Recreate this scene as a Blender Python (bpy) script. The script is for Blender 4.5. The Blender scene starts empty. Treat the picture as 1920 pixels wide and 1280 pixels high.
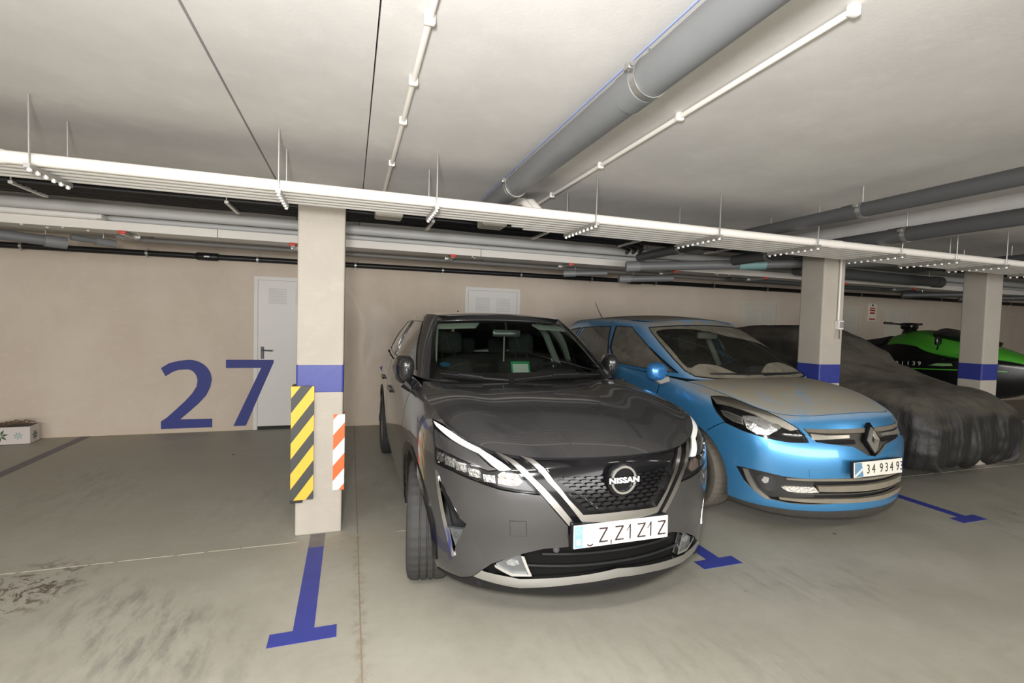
import bpy, bmesh, math, random
import numpy as np
from mathutils import Vector, Matrix
from mathutils.geometry import delaunay_2d_cdt, tessellate_polygon

scene = bpy.context.scene
COL = scene.collection
random.seed(7)

# ------------------------------------------------------------------ camera, light, exposure
cam_data = bpy.data.cameras.new('camera')
cam_data.sensor_width = 36.0
cam_data.lens = 905.0/1920.0*36.0
cam_data.clip_start = 0.05
camera = bpy.data.objects.new('camera', cam_data)
COL.objects.link(camera)
_r, _u, _b = (0.94828772, -0.31622118, 0.02746944), (-0.01392099, 0.04502487, 0.99888887), (-0.31710662, -0.94761645, 0.03829442)
camera.matrix_world = Matrix(((_r[0], _u[0], _b[0], 0.0), (_r[1], _u[1], _b[1], 0.0), (_r[2], _u[2], _b[2], 1.53), (0, 0, 0, 1)))
scene.camera = camera

world = bpy.data.worlds.new('world'); scene.world = world
world.use_nodes = True
world.node_tree.nodes['Background'].inputs[0].default_value = (1.0, 0.97, 0.93, 1)
world.node_tree.nodes['Background'].inputs[1].default_value = 0.15

def add_light(name, kind, loc, energy, color=(1, 1, 1), rot=(0, 0, 0), **kw):
    d = bpy.data.lights.new(name, kind); d.energy = energy; d.color = color
    for k, v in kw.items(): setattr(d, k, v)
    o = bpy.data.objects.new(name, d); COL.objects.link(o); o.location = loc; o.rotation_euler = rot
    return o

# the photographer's flash, held just above and left of the lens
flash = add_light('camera_flash', 'AREA', (-0.16, -0.10, 1.72), 60, (1.0, 0.99, 0.975), shape='DISK', size=0.22)
flash.rotation_euler = Vector((0.33, 0.95, 0.0)).to_track_quat('-Z', 'Y').to_euler()
FILL_LAMP_SPOTS = [(-5.2, 0.35), (-2.7, 0.35), (-0.2, 0.35), (2.9, 0.1), (5.6, 0.1), (9.0, 0.1)]   # added ceiling tubes along the aisle, kept out of view

# added soft fill in front of the closed aisle wall; no opening there
aisle_fill = add_light('aisle_fill_light', 'AREA', (0.5, -6.9, 1.25), 560, (1.0, 0.99, 0.98), (math.radians(90), 0, 0), shape='RECTANGLE', size=15.0, size_y=2.1)

scene.view_settings.view_transform = 'Standard'
scene.view_settings.look = 'None'
scene.view_settings.exposure = 0.56
scene.view_settings.gamma = 1.0
scene.view_settings.use_curve_mapping = False
scene.cycles.max_bounces = 6
scene.cycles.diffuse_bounces = 4
scene.cycles.glossy_bounces = 3
scene.cycles.transmission_bounces = 2
scene.cycles.transparent_max_bounces = 12
scene.cycles.caustics_reflective = False
scene.cycles.caustics_refractive = False

# ------------------------------------------------------------------ materials
MATS = {}
def mat(name, color, rough=.5, metal=0., coat=0., spec=.5, emit=None, bump=0., bscale=60., var=0., vscale=6., vcol=None, sheen=0.):
    if name in MATS: return MATS[name]
    m = bpy.data.materials.new(name); m.use_nodes = True
    nt = m.node_tree; p = nt.nodes['Principled BSDF']
    c = (*color, 1)
    p.inputs['Base Color'].default_value = c; p.inputs['Roughness'].default_value = rough; p.inputs['Metallic'].default_value = metal
    p.inputs['Coat Weight'].default_value = coat; p.inputs['Coat Roughness'].default_value = .04
    p.inputs['Specular IOR Level'].default_value = spec
    if sheen: p.inputs['Sheen Weight'].default_value = sheen
    if emit: p.inputs['Emission Color'].default_value = (*emit[0], 1); p.inputs['Emission Strength'].default_value = emit[1]
    tc = nt.nodes.new('ShaderNodeTexCoord')
    nz = nt.nodes.new('ShaderNodeTexNoise'); nz.inputs['Scale'].default_value = vscale; nz.inputs['Detail'].default_value = 5; nz.inputs['Roughness'].default_value = .6
    nt.links.new(tc.outputs['Object'], nz.inputs['Vector'])
    mx = nt.nodes.new('ShaderNodeMix'); mx.data_type = 'RGBA'
    v = var if var else .04
    c2 = vcol if vcol else tuple(min(1, x*(1+v)) for x in color); c1 = color if vcol else tuple(x*(1-v) for x in color)
    mx.inputs[6].default_value = (*c1, 1); mx.inputs[7].default_value = (*c2, 1)
    nt.links.new(nz.outputs['Fac'], mx.inputs[0]); nt.links.new(mx.outputs[2], p.inputs['Base Color'])
    if bump:
        n2 = nt.nodes.new('ShaderNodeTexNoise'); n2.inputs['Scale'].default_value = bscale; n2.inputs['Detail'].default_value = 4
        nt.links.new(tc.outputs['Object'], n2.inputs['Vector'])
        b = nt.nodes.new('ShaderNodeBump'); b.inputs['Strength'].default_value = bump; b.inputs['Distance'].default_value = .01
        nt.links.new(n2.outputs['Fac'], b.inputs['Height']); nt.links.new(b.outputs['Normal'], p.inputs['Normal'])
    MATS[name] = m
    return m

def glass(name, tint=(.75, .85, .8), refl=1.0, dust=None):
    """thin sheet of glass: clear straight through, mirror-like by Fresnel, optionally filmed with dust"""
    if name in MATS: return MATS[name]
    m = bpy.data.materials.new(name); m.use_nodes = True; nt = m.node_tree
    nt.nodes.remove(nt.nodes['Principled BSDF']); out = nt.nodes['Material Output']
    tr = nt.nodes.new('ShaderNodeBsdfTransparent'); tr.inputs[0].default_value = (*tint, 1)
    gl = nt.nodes.new('ShaderNodeBsdfGlossy'); gl.inputs['Roughness'].default_value = .02
    fr = nt.nodes.new('ShaderNodeFresnel'); fr.inputs['IOR'].default_value = 1.5
    mx = nt.nodes.new('ShaderNodeMixShader')
    mu = nt.nodes.new('ShaderNodeMath'); mu.operation = 'MULTIPLY'; mu.inputs[1].default_value = refl
    nt.links.new(fr.outputs[0], mu.inputs[0]); nt.links.new(mu.outputs[0], mx.inputs[0])
    nt.links.new(tr.outputs[0], mx.inputs[1]); nt.links.new(gl.outputs[0], mx.inputs[2])
    last = mx
    if dust:
        df = nt.nodes.new('ShaderNodeBsdfDiffuse'); df.inputs[0].default_value = (*dust[0], 1)
        nz = nt.nodes.new('ShaderNodeTexNoise'); nz.inputs['Scale'].default_value = 9; nz.inputs['Detail'].default_value = 6
        tc = nt.nodes.new('ShaderNodeTexCoord'); nt.links.new(tc.outputs['Object'], nz.inputs['Vector'])
        mr = nt.nodes.new('ShaderNodeMapRange'); mr.inputs[1].default_value = .3; mr.inputs[2].default_value = .7
        mr.inputs[3].default_value = dust[1]*.75; mr.inputs[4].default_value = dust[1]*1.2
        nt.links.new(nz.outputs['Fac'], mr.inputs[0])
        m2 = nt.nodes.new('ShaderNodeMixShader'); nt.links.new(mr.outputs[0], m2.inputs[0])
        nt.links.new(mx.outputs[0], m2.inputs[1]); nt.links.new(df.outputs[0], m2.inputs[2]); last = m2
    nt.links.new(last.outputs[0], out.inputs['Surface'])
    MATS[name] = m
    return m

def node_mat(name, build):
    m = bpy.data.materials.new(name); m.use_nodes = True; nt = m.node_tree
    build(nt, nt.nodes['Principled BSDF'])
    MATS[name] = m
    return m

class NT:
    """short hand for building node graphs"""
    def __init__(s, nt): s.nt = nt; s.tc = nt.nodes.new('ShaderNodeTexCoord')
    def noise(s, scale, detail=5, rough=.6, vec=None, dist=0.):
        n = s.nt.nodes.new('ShaderNodeTexNoise'); n.inputs['Scale'].default_value = scale; n.inputs['Detail'].default_value = detail
        n.inputs['Roughness'].default_value = rough; n.inputs['Distortion'].default_value = dist
        s.nt.links.new(vec if vec is not None else s.tc.outputs['Object'], n.inputs['Vector']); return n.outputs['Fac']
    def mapping(s, loc=(0, 0, 0), rot=(0, 0, 0), scale=(1, 1, 1)):
        n = s.nt.nodes.new('ShaderNodeMapping'); n.inputs['Location'].default_value = loc; n.inputs['Rotation'].default_value = rot; n.inputs['Scale'].default_value = scale
        s.nt.links.new(s.tc.outputs['Object'], n.inputs['Vector']); return n.outputs[0]
    def ramp(s, fac, a, b, lo=0., hi=1.):
        n = s.nt.nodes.new('ShaderNodeMapRange'); n.inputs[1].default_value = a; n.inputs[2].default_value = b; n.inputs[3].default_value = lo; n.inputs[4].default_value = hi
        n.interpolation_type = 'SMOOTHSTEP'
        s.nt.links.new(fac, n.inputs[0]); return n.outputs[0]
    def mul(s, a, b): return s.math('MULTIPLY', a, b)
    def math(s, op, a, b=None):
        n = s.nt.nodes.new('ShaderNodeMath'); n.operation = op
        for i, x in enumerate((a, b)):
            if x is None: continue
            if isinstance(x, (int, float)): n.inputs[i].default_value = x
            else: s.nt.links.new(x, n.inputs[i])
        return n.outputs[0]
    def mix(s, fac, a, b):
        n = s.nt.nodes.new('ShaderNodeMix'); n.data_type = 'RGBA'
        for i, x in ((0, fac), (6, a), (7, b)):
            if isinstance(x, tuple): n.inputs[i].default_value = (*x, 1)
            elif isinstance(x, (int, float)): n.inputs[i].default_value = x
            else: s.nt.links.new(x, n.inputs[i])
        return n.outputs[2]
    def dist(s, centre, scale=(1, 1, 1), rotz=0.):
        """distance from a spot on the surface, in stretched units"""
        v = s.nt.nodes.new('ShaderNodeVectorMath'); v.operation = 'SUBTRACT'; s.nt.links.new(s.tc.outputs['Object'], v.inputs[0]); v.inputs[1].default_value = centre
        r = s.nt.nodes.new('ShaderNodeVectorRotate'); r.rotation_type = 'Z_AXIS'; r.inputs['Angle'].default_value = rotz; s.nt.links.new(v.outputs[0], r.inputs['Vector'])
        k = s.nt.nodes.new('ShaderNodeVectorMath'); k.operation = 'MULTIPLY'; s.nt.links.new(r.outputs[0], k.inputs[0]); k.inputs[1].default_value = scale
        l = s.nt.nodes.new('ShaderNodeVectorMath'); l.operation = 'LENGTH'; s.nt.links.new(k.outputs[0], l.inputs[0]); return l.outputs['Value']
    def bump(s, p, height, strength, distance=.01):
        b = s.nt.nodes.new('ShaderNodeBump'); b.inputs['Strength'].default_value = strength; b.inputs['Distance'].default_value = distance
        s.nt.links.new(height, b.inputs['Height']); s.nt.links.new(b.outputs['Normal'], p.inputs['Normal'])

# ------------------------------------------------------------------ mesh helpers
def tag(o, label=None, cat=None, group=None, kind=None):
    if label: o['label'] = label
    if cat: o['category'] = cat
    if group: o['group'] = group
    if kind: o['kind'] = kind
    return o
def empty(name, loc=(0, 0, 0), rz=0., label=None, cat=None, group=None, kind=None):
    o = bpy.data.objects.new(name, None); COL.objects.link(o); o.location = loc; o.rotation_euler = (0, 0, rz)
    return tag(o, label, cat, group, kind)
def link(name, me, material, parent=None):
    o = bpy.data.objects.new(name, me); COL.objects.link(o)
    if parent: o.parent = parent
    if material and not me.materials: me.materials.append(material)
    return o
def mk(name, verts, faces, material, parent=None, smooth=False, sharp=None):
    me = bpy.data.meshes.new(name); me.from_pydata([tuple(v) for v in verts], [], faces); me.update()
    if smooth:
        for p in me.polygons: p.use_smooth = True
        if sharp: me.set_sharp_from_angle(angle=math.radians(sharp))
    return link(name, me, material, parent)
class MB:
    """collects boxes, tubes and other solids into one mesh"""
    def __init__(s): s.v = []; s.f = []
    def add(s, v, f):
        n = len(s.v); s.v += [tuple(x) for x in v]; s.f += [tuple(i+n for i in q) for q in f]; return s
    def box(s, lo, hi, M=None):
        x0, y0, z0 = lo; x1, y1, z1 = hi
        v = [(x0, y0, z0), (x1, y0, z0), (x1, y1, z0), (x0, y1, z0), (x0, y0, z1), (x1, y0, z1), (x1, y1, z1), (x0, y1, z1)]
        if M is not None: v = [M @ Vector(p) for p in v]
        return s.add(v, [(0, 3, 2, 1), (4, 5, 6, 7), (0, 1, 5, 4), (1, 2, 6, 5), (2, 3, 7, 6), (3, 0, 4, 7)])
    def bbox(s, lo, hi, b=.005, M=None):
        """bevelled box"""
        bm = bmesh.new(); bmesh.ops.create_cube(bm, size=1)
        for q in bm.verts: q.co = Vector([lo[i]+(q.co[i]+.5)*(hi[i]-lo[i]) for i in range(3)])
        b = min(b, .45*min(hi[i]-lo[i] for i in range(3)))
        bmesh.ops.bevel(bm, geom=bm.edges[:], offset=b, segments=2, affect='EDGES', profile=.5)
        if M is not None: bm.transform(M)
        bm.verts.index_update()
        s.add([q.co[:] for q in bm.verts], [tuple(q.index for q in f.verts) for f in bm.faces]); bm.free(); return s
    def tube(s, pts, r, n=12, caps=True, up=None):
        pts = [Vector(p) for p in pts]; rs = r if isinstance(r, (list, tuple)) else [r]*len(pts)
        base = len(s.v); ref = None
        for i, p in enumerate(pts):
            t = ((pts[i+1]-p) if i == 0 else (p-pts[i-1]) if i == len(pts)-1 else (pts[i+1]-p).normalized()+(p-pts[i-1]).normalized()).normalized()
            if ref is None: ref = Vector((0, 0, 1)) if abs(t.z) < .9 else Vector((1, 0, 0))
            a = (ref-t*ref.dot(t)).normalized(); b = t.cross(a); ref = a
            for k in range(n):
                th = 2*math.pi*k/n; s.v.append(tuple(p+rs[i]*(math.cos(th)*a+math.sin(th)*b)))
        for i in range(len(pts)-1):
            for k in range(n):
                A = base+i*n+k; B = base+i*n+(k+1) % n; s.f.append((A, B, B+n, A+n))
        if caps:
            s.f.append(tuple(base+k for k in range(n))[::-1]); e = base+(len(pts)-1)*n; s.f.append(tuple(e+k for k in range(n)))
        return s
    def lathe(s, prof, axis='z', n=24, c=(0, 0, 0), closed=False):
        """prof: (radius, along) pairs"""
        base = len(s.v); m = len(prof)
        for k in range(n):
            th = 2*math.pi*k/n; ca, sa = math.cos(th), math.sin(th)
            for r, h in prof:
                q = {'z': (r*ca, r*sa, h), 'y': (r*ca, h, r*sa), 'x': (h, r*ca, r*sa)}[axis]
                s.v.append((q[0]+c[0], q[1]+c[1], q[2]+c[2]))
        for k in range(n):
            for i in range(m if closed else m-1):
                A = base+k*m+i; B = base+k*m+(i+1) % m; C = base+((k+1) % n)*m+(i+1) % m; D = base+((k+1) % n)*m+i
                s.f.append((A, D, C, B) if axis != 'y' else (A, B, C, D))
        return s
    def prism(s, poly, d0, d1, M=None):
        """2-D polygon in local XY swept from z = d0 to d1"""
        n = len(poly); v = [(x, y, d0) for x, y in poly]+[(x, y, d1) for x, y in poly]
        tri = tessellate_polygon([[Vector((x, y, 0)) for x, y in poly]])
        area = sum(poly[i][0]*poly[(i+1) % n][1]-poly[(i+1) % n][0]*poly[i][1] for i in range(n))
        f = []
        for t in tri:
            a, b, c = [poly[i] for i in t]; ccw = (b[0]-a[0])*(c[1]-a[1])-(b[1]-a[1])*(c[0]-a[0]) > 0
            t = tuple(t) if ccw else tuple(t)[::-1]
            f.append(tuple(i+n for i in t)); f.append(t[::-1])
        for i in range(n):
            j = (i+1) % n; q = (i, j, j+n, i+n); f.append(q if area > 0 else q[::-1])
        if M is not None: v = [M @ Vector(p) for p in v]
        return s.add(v, f)
    def build(s, name, material, parent=None, smooth=False, sharp=40):
        return mk(name, s.v, s.f, material, parent, smooth, sharp)
def box(name, lo, hi, m, parent=None, b=0.):
    q = MB(); q.bbox(lo, hi, b) if b else q.box(lo, hi)
    return q.build(name, m, parent)
def arc_pts(c, r, a0, a1, n, plane='xz'):
    out = []
    for i in range(n+1):
        t = math.radians(a0+(a1-a0)*i/n); a, b = r*math.cos(t), r*math.sin(t)
        out.append((c[0]+a, c[1], c[2]+b) if plane == 'xz' else (c[0]+a, c[1]+b, c[2]) if plane == 'xy' else (c[0], c[1]+a, c[2]+b))
    return out
def copy_of(o, parent=None, M=None):
    c = o.copy(); COL.objects.link(c); c.parent = parent
    if M is not None: c.matrix_local = M
    return c
def text_poly(body, size, depth, M, name, material, parent, align='CENTER', space=1., bold=0.):
    cu = bpy.data.curves.new(name, 'FONT'); cu.body = body; cu.size = size; cu.extrude = depth; cu.align_x = align; cu.align_y = 'CENTER'
    cu.space_character = space; cu.offset = bold; cu.resolution_u = 3
    t = bpy.data.objects.new(name, cu); COL.objects.link(t)
    dg = bpy.context.evaluated_depsgraph_get(); me = bpy.data.meshes.new_from_object(t.evaluated_get(dg))
    bpy.data.objects.remove(t); me.transform(M); me.materials.clear()
    o = link(name, me, material, parent)
    return o
def frame(origin, xdir, ydir):
    x = Vector(xdir).normalized(); y = Vector(ydir).normalized(); z = x.cross(y)
    return Matrix(((x.x, y.x, z.x, origin[0]), (x.y, y.y, z.y, origin[1]), (x.z, y.z, z.z, origin[2]), (0, 0, 0, 1)))

class Surf:
    sgn = -1
    """smooth bicubic B-spline sheet over a mirrored control net: u runs across (0 = centre line), v runs up"""
    def __init__(s, half, mirror=True):
        a = np.array(half, float)                  # rows, cols, 3 ; col 0 on the centre line
        if mirror:
            m = a[:, :0:-1].copy(); m[..., 1] *= -1
            a = np.concatenate([m, a], 1); s.u0 = -(np.array(half).shape[1]-1)
        else: s.u0 = 0
        s.nv, s.nu = a.shape[:2]
        a = np.concatenate([2*a[:1]-a[1:2], a, 2*a[-1:]-a[-2:-1]], 0)
        a = np.concatenate([2*a[:, :1]-a[:, 1:2], a, 2*a[:, -1:]-a[:, -2:-1]], 1)
        s.a = a
    @staticmethod
    def basis(t):
        return np.stack([(1-t)**3, 3*t**3-6*t**2+4, -3*t**3+3*t**2+3*t+1, t**3], -1)/6
    def ev(s, u, v):
        u = np.asarray(u, float)-s.u0; v = np.asarray(v, float)
        iu = np.clip(np.floor(u).astype(int), 0, s.nu-2); iv = np.clip(np.floor(v).astype(int), 0, s.nv-2)
        bu = s.basis(u-iu); bv = s.basis(v-iv)
        r = np.zeros(u.shape+(3,))
        for i in range(4):
            for j in range(4):
                r += (bv[..., i]*bu[..., j])[..., None]*s.a[iv+i, iu+j]
        return r
    def nrm(s, u, v, e=1e-3):
        u = np.asarray(u, float); v = np.asarray(v, float)
        a = s.ev(u+e, v)-s.ev(u-e, v); b = s.ev(u, v+e)-s.ev(u, v-e)
        n = np.cross(a, b); return n/np.maximum(np.linalg.norm(n, axis=-1, keepdims=True), 1e-12)
    def inv(s, pts, fn, ur, vr, n=120):
        """(u, v) whose image under fn(point) is nearest the wanted 2-D points"""
        U, V = np.meshgrid(np.linspace(*ur, n), np.linspace(*vr, n)); U = U.ravel(); V = V.ravel()
        Q = fn(s.ev(U, V)); out = []
        for p in np.atleast_2d(pts):
            k = np.argmin(((Q-p)**2).sum(1)); u, v = U[k], V[k]
            for _ in range(12):
                q = fn(s.ev(np.array([u, u+1e-4, u]), np.array([v, v, v+1e-4])))
                J = np.stack([(q[1]-q[0])/1e-4, (q[2]-q[0])/1e-4], 1)
                try: d = np.linalg.solve(J.T@J+1e-9*np.eye(2)*np.trace(J.T@J), J.T@(p-q[0]))
                except Exception: break
                d = np.clip(d, -.3, .3); u += d[0]; v += d[1]
                u = min(max(u, ur[0]-.2), ur[1]+.2); v = min(max(v, vr[0]-.2), vr[1]+.2)
            out.append((u, v))
        return np.array(out)


def inside(p, poly):
    x, y = p; c = False; n = len(poly); j = n-1
    for i in range(n):
        xi, yi = poly[i]; xj, yj = poly[j]
        if (yi > y) != (yj > y) and x < (xj-xi)*(y-yi)/(yj-yi)+xi: c = not c
        j = i
    return c
def dense(poly, d):
    out = []
    for i in range(len(poly)):
        a, b = poly[i], poly[(i+1) % len(poly)]; n = max(1, int(math.ceil(math.hypot(b[0]-a[0], b[1]-a[1])/d)))
        out += [(a[0]+(b[0]-a[0])*k/n, a[1]+(b[1]-a[1])*k/n) for k in range(n)]
    return out
def smooth_poly(poly, n=3):
    """rounded version of a coarse outline (Catmull-Rom through the points)"""
    out = []; N = len(poly)
    for i in range(N):
        p0, p1, p2, p3 = [poly[(i+k-1) % N] for k in range(4)]
        for k in range(n):
            t = k/n
            out.append(tuple(.5*(2*p1[c]+(p2[c]-p0[c])*t+(2*p0[c]-5*p1[c]+4*p2[c]-p3[c])*t*t+(3*p1[c]-p0[c]-3*p2[c]+p3[c])*t**3) for c in (0, 1)))
    return out
def mir(poly): return [(-u, v) for u, v in poly][::-1]
def both(poly):
    """close a half outline that starts and ends on the centre line with its mirror image"""
    return list(poly)+[(-u, v) for u, v in reversed(poly) if abs(u) > 1e-6]
def ring(poly, k):
    """outline shrunk towards its inside by k"""
    n = len(poly); A = sum(poly[i][0]*poly[(i+1) % n][1]-poly[(i+1) % n][0]*poly[i][1] for i in range(n)); s = 1 if A > 0 else -1
    out = []
    for i in range(n):
        p, a, b = poly[i], poly[i-1], poly[(i+1) % n]
        d1 = Vector((p[0]-a[0], p[1]-a[1])).normalized(); d2 = Vector((b[0]-p[0], b[1]-p[1])).normalized()
        nrm = Vector((-(d1.y+d2.y), d1.x+d2.x))
        if nrm.length < 1e-6: nrm = Vector((-d1.y, d1.x))
        nrm.normalize(); out.append((p[0]+s*k*nrm.x, p[1]+s*k*nrm.y))
    return out
def panel(name, S, outer, material, parent, holes=(), off=0., rim=.012, step=.25, regions=(), edge=.12, crease=None):
    """a sheet-metal / glass panel: the outline in (u, v) cut out of the smooth sheet S, with turned-in edges"""
    outer = dense(outer, edge); holes = [dense(h, edge) for h in holes]; regs = [(dense(r, edge), m) for r, m in regions]
    loops = [outer]+holes+[r for r, _ in regs]
    pts = []; eds = []
    for L in loops:
        b = len(pts); pts += L; eds += [(b+i, b+(i+1) % len(L)) for i in range(len(L))]
    us = [p[0] for p in outer]; vs = [p[1] for p in outer]
    u0, u1, v0, v1 = min(us), max(us), min(vs), max(vs)
    nu = int((u1-u0)/step)+1; nv = int((v1-v0)/step)+1
    for i in range(1, nu):
        for j in range(1, nv):
            p = (u0+(u1-u0)*i/nu, v0+(v1-v0)*j/nv)
            if inside(p, outer) and not any(inside(p, h) for h in holes): pts.append(p)
    V, E, F, _, _, _ = delaunay_2d_cdt([Vector(p) for p in pts], eds, [], 0, 1e-5)
    uv = np.array([(v.x, v.y) for v in V])
    keep = []; mats = []
    for f in F:
        c = (sum(V[i].x for i in f)/3, sum(V[i].y for i in f)/3)
        if inside(c, outer) and not any(inside(c, h) for h in holes):
            a, b, d = f
            if (V[b].x-V[a].x)*(V[d].y-V[a].y)-(V[b].y-V[a].y)*(V[d].x-V[a].x) < 0: f = [a, d, b]
            keep.append(tuple(f)); k = 0
            for i, (r, _) in enumerate(regs):
                if inside(c, r): k = i+1
            mats.append(k)
    P = S.ev(uv[:, 0], uv[:, 1]); N = S.nrm(uv[:, 0], uv[:, 1])*S.sgn
    if S.sgn < 0: keep = [f[::-1] for f in keep]
    P = P+N*off
    used = sorted({i for f in keep for i in f}); rm = {k: i for i, k in enumerate(used)}
    verts = [tuple(P[i]) for i in used]; nr = [tuple(N[i]) for i in used]; faces = [tuple(rm[i] for i in f) for f in keep]
    if rim:
        cnt = {}
        for f in faces:
            for a, b in ((f[0], f[1]), (f[1], f[2]), (f[2], f[0])): cnt[(a, b)] = 1
        bd = [(a, b) for a, b in cnt if (b, a) not in cnt]
        mp = {}; base = len(verts)
        def rv(i, lo):
            if (i, lo) not in mp:
                mp[(i, lo)] = len(verts); n_ = nr[i]; q = verts[i]
                verts.append(tuple(q[c]-(n_[c]*rim if lo else 0) for c in range(3))); nr.append(n_)
            return mp[(i, lo)]
        for a, b in bd: faces.append((rv(b, 0), rv(a, 0), rv(a, 1), rv(b, 1))); mats.append(0)
    me = bpy.data.meshes.new(name); me.from_pydata(verts, [], faces); me.update()
    me.materials.append(material)
    for _, m in regs: me.materials.append(m)
    ntri = len(keep)
    me.polygons.foreach_set('material_index', mats)
    me.polygons.foreach_set('use_smooth', [True]*len(faces))
    nl = np.zeros((len(me.loops), 3), 'f'); li = 0
    for k, p in enumerate(me.polygons):
        for l in p.loop_indices:
            nl[l] = nr[me.loops[l].vertex_index] if k < ntri else p.normal
    me.normals_split_custom_set([tuple(x) for x in nl])
    return link(name, me, None, parent)
def on(S, u, v, off=0.):
    p = S.ev(np.array([u]), np.array([v]))[0]; n = S.nrm(np.array([u]), np.array([v]))[0]*S.sgn
    return Vector(p+n*off), Vector(n)
def strip_tube(S, uvs, r, off, name, m, parent, n=6):
    return MB().tube([on(S, u, v, off)[0] for u, v in uvs], r, n).build(name, m, parent, True, 60)
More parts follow.
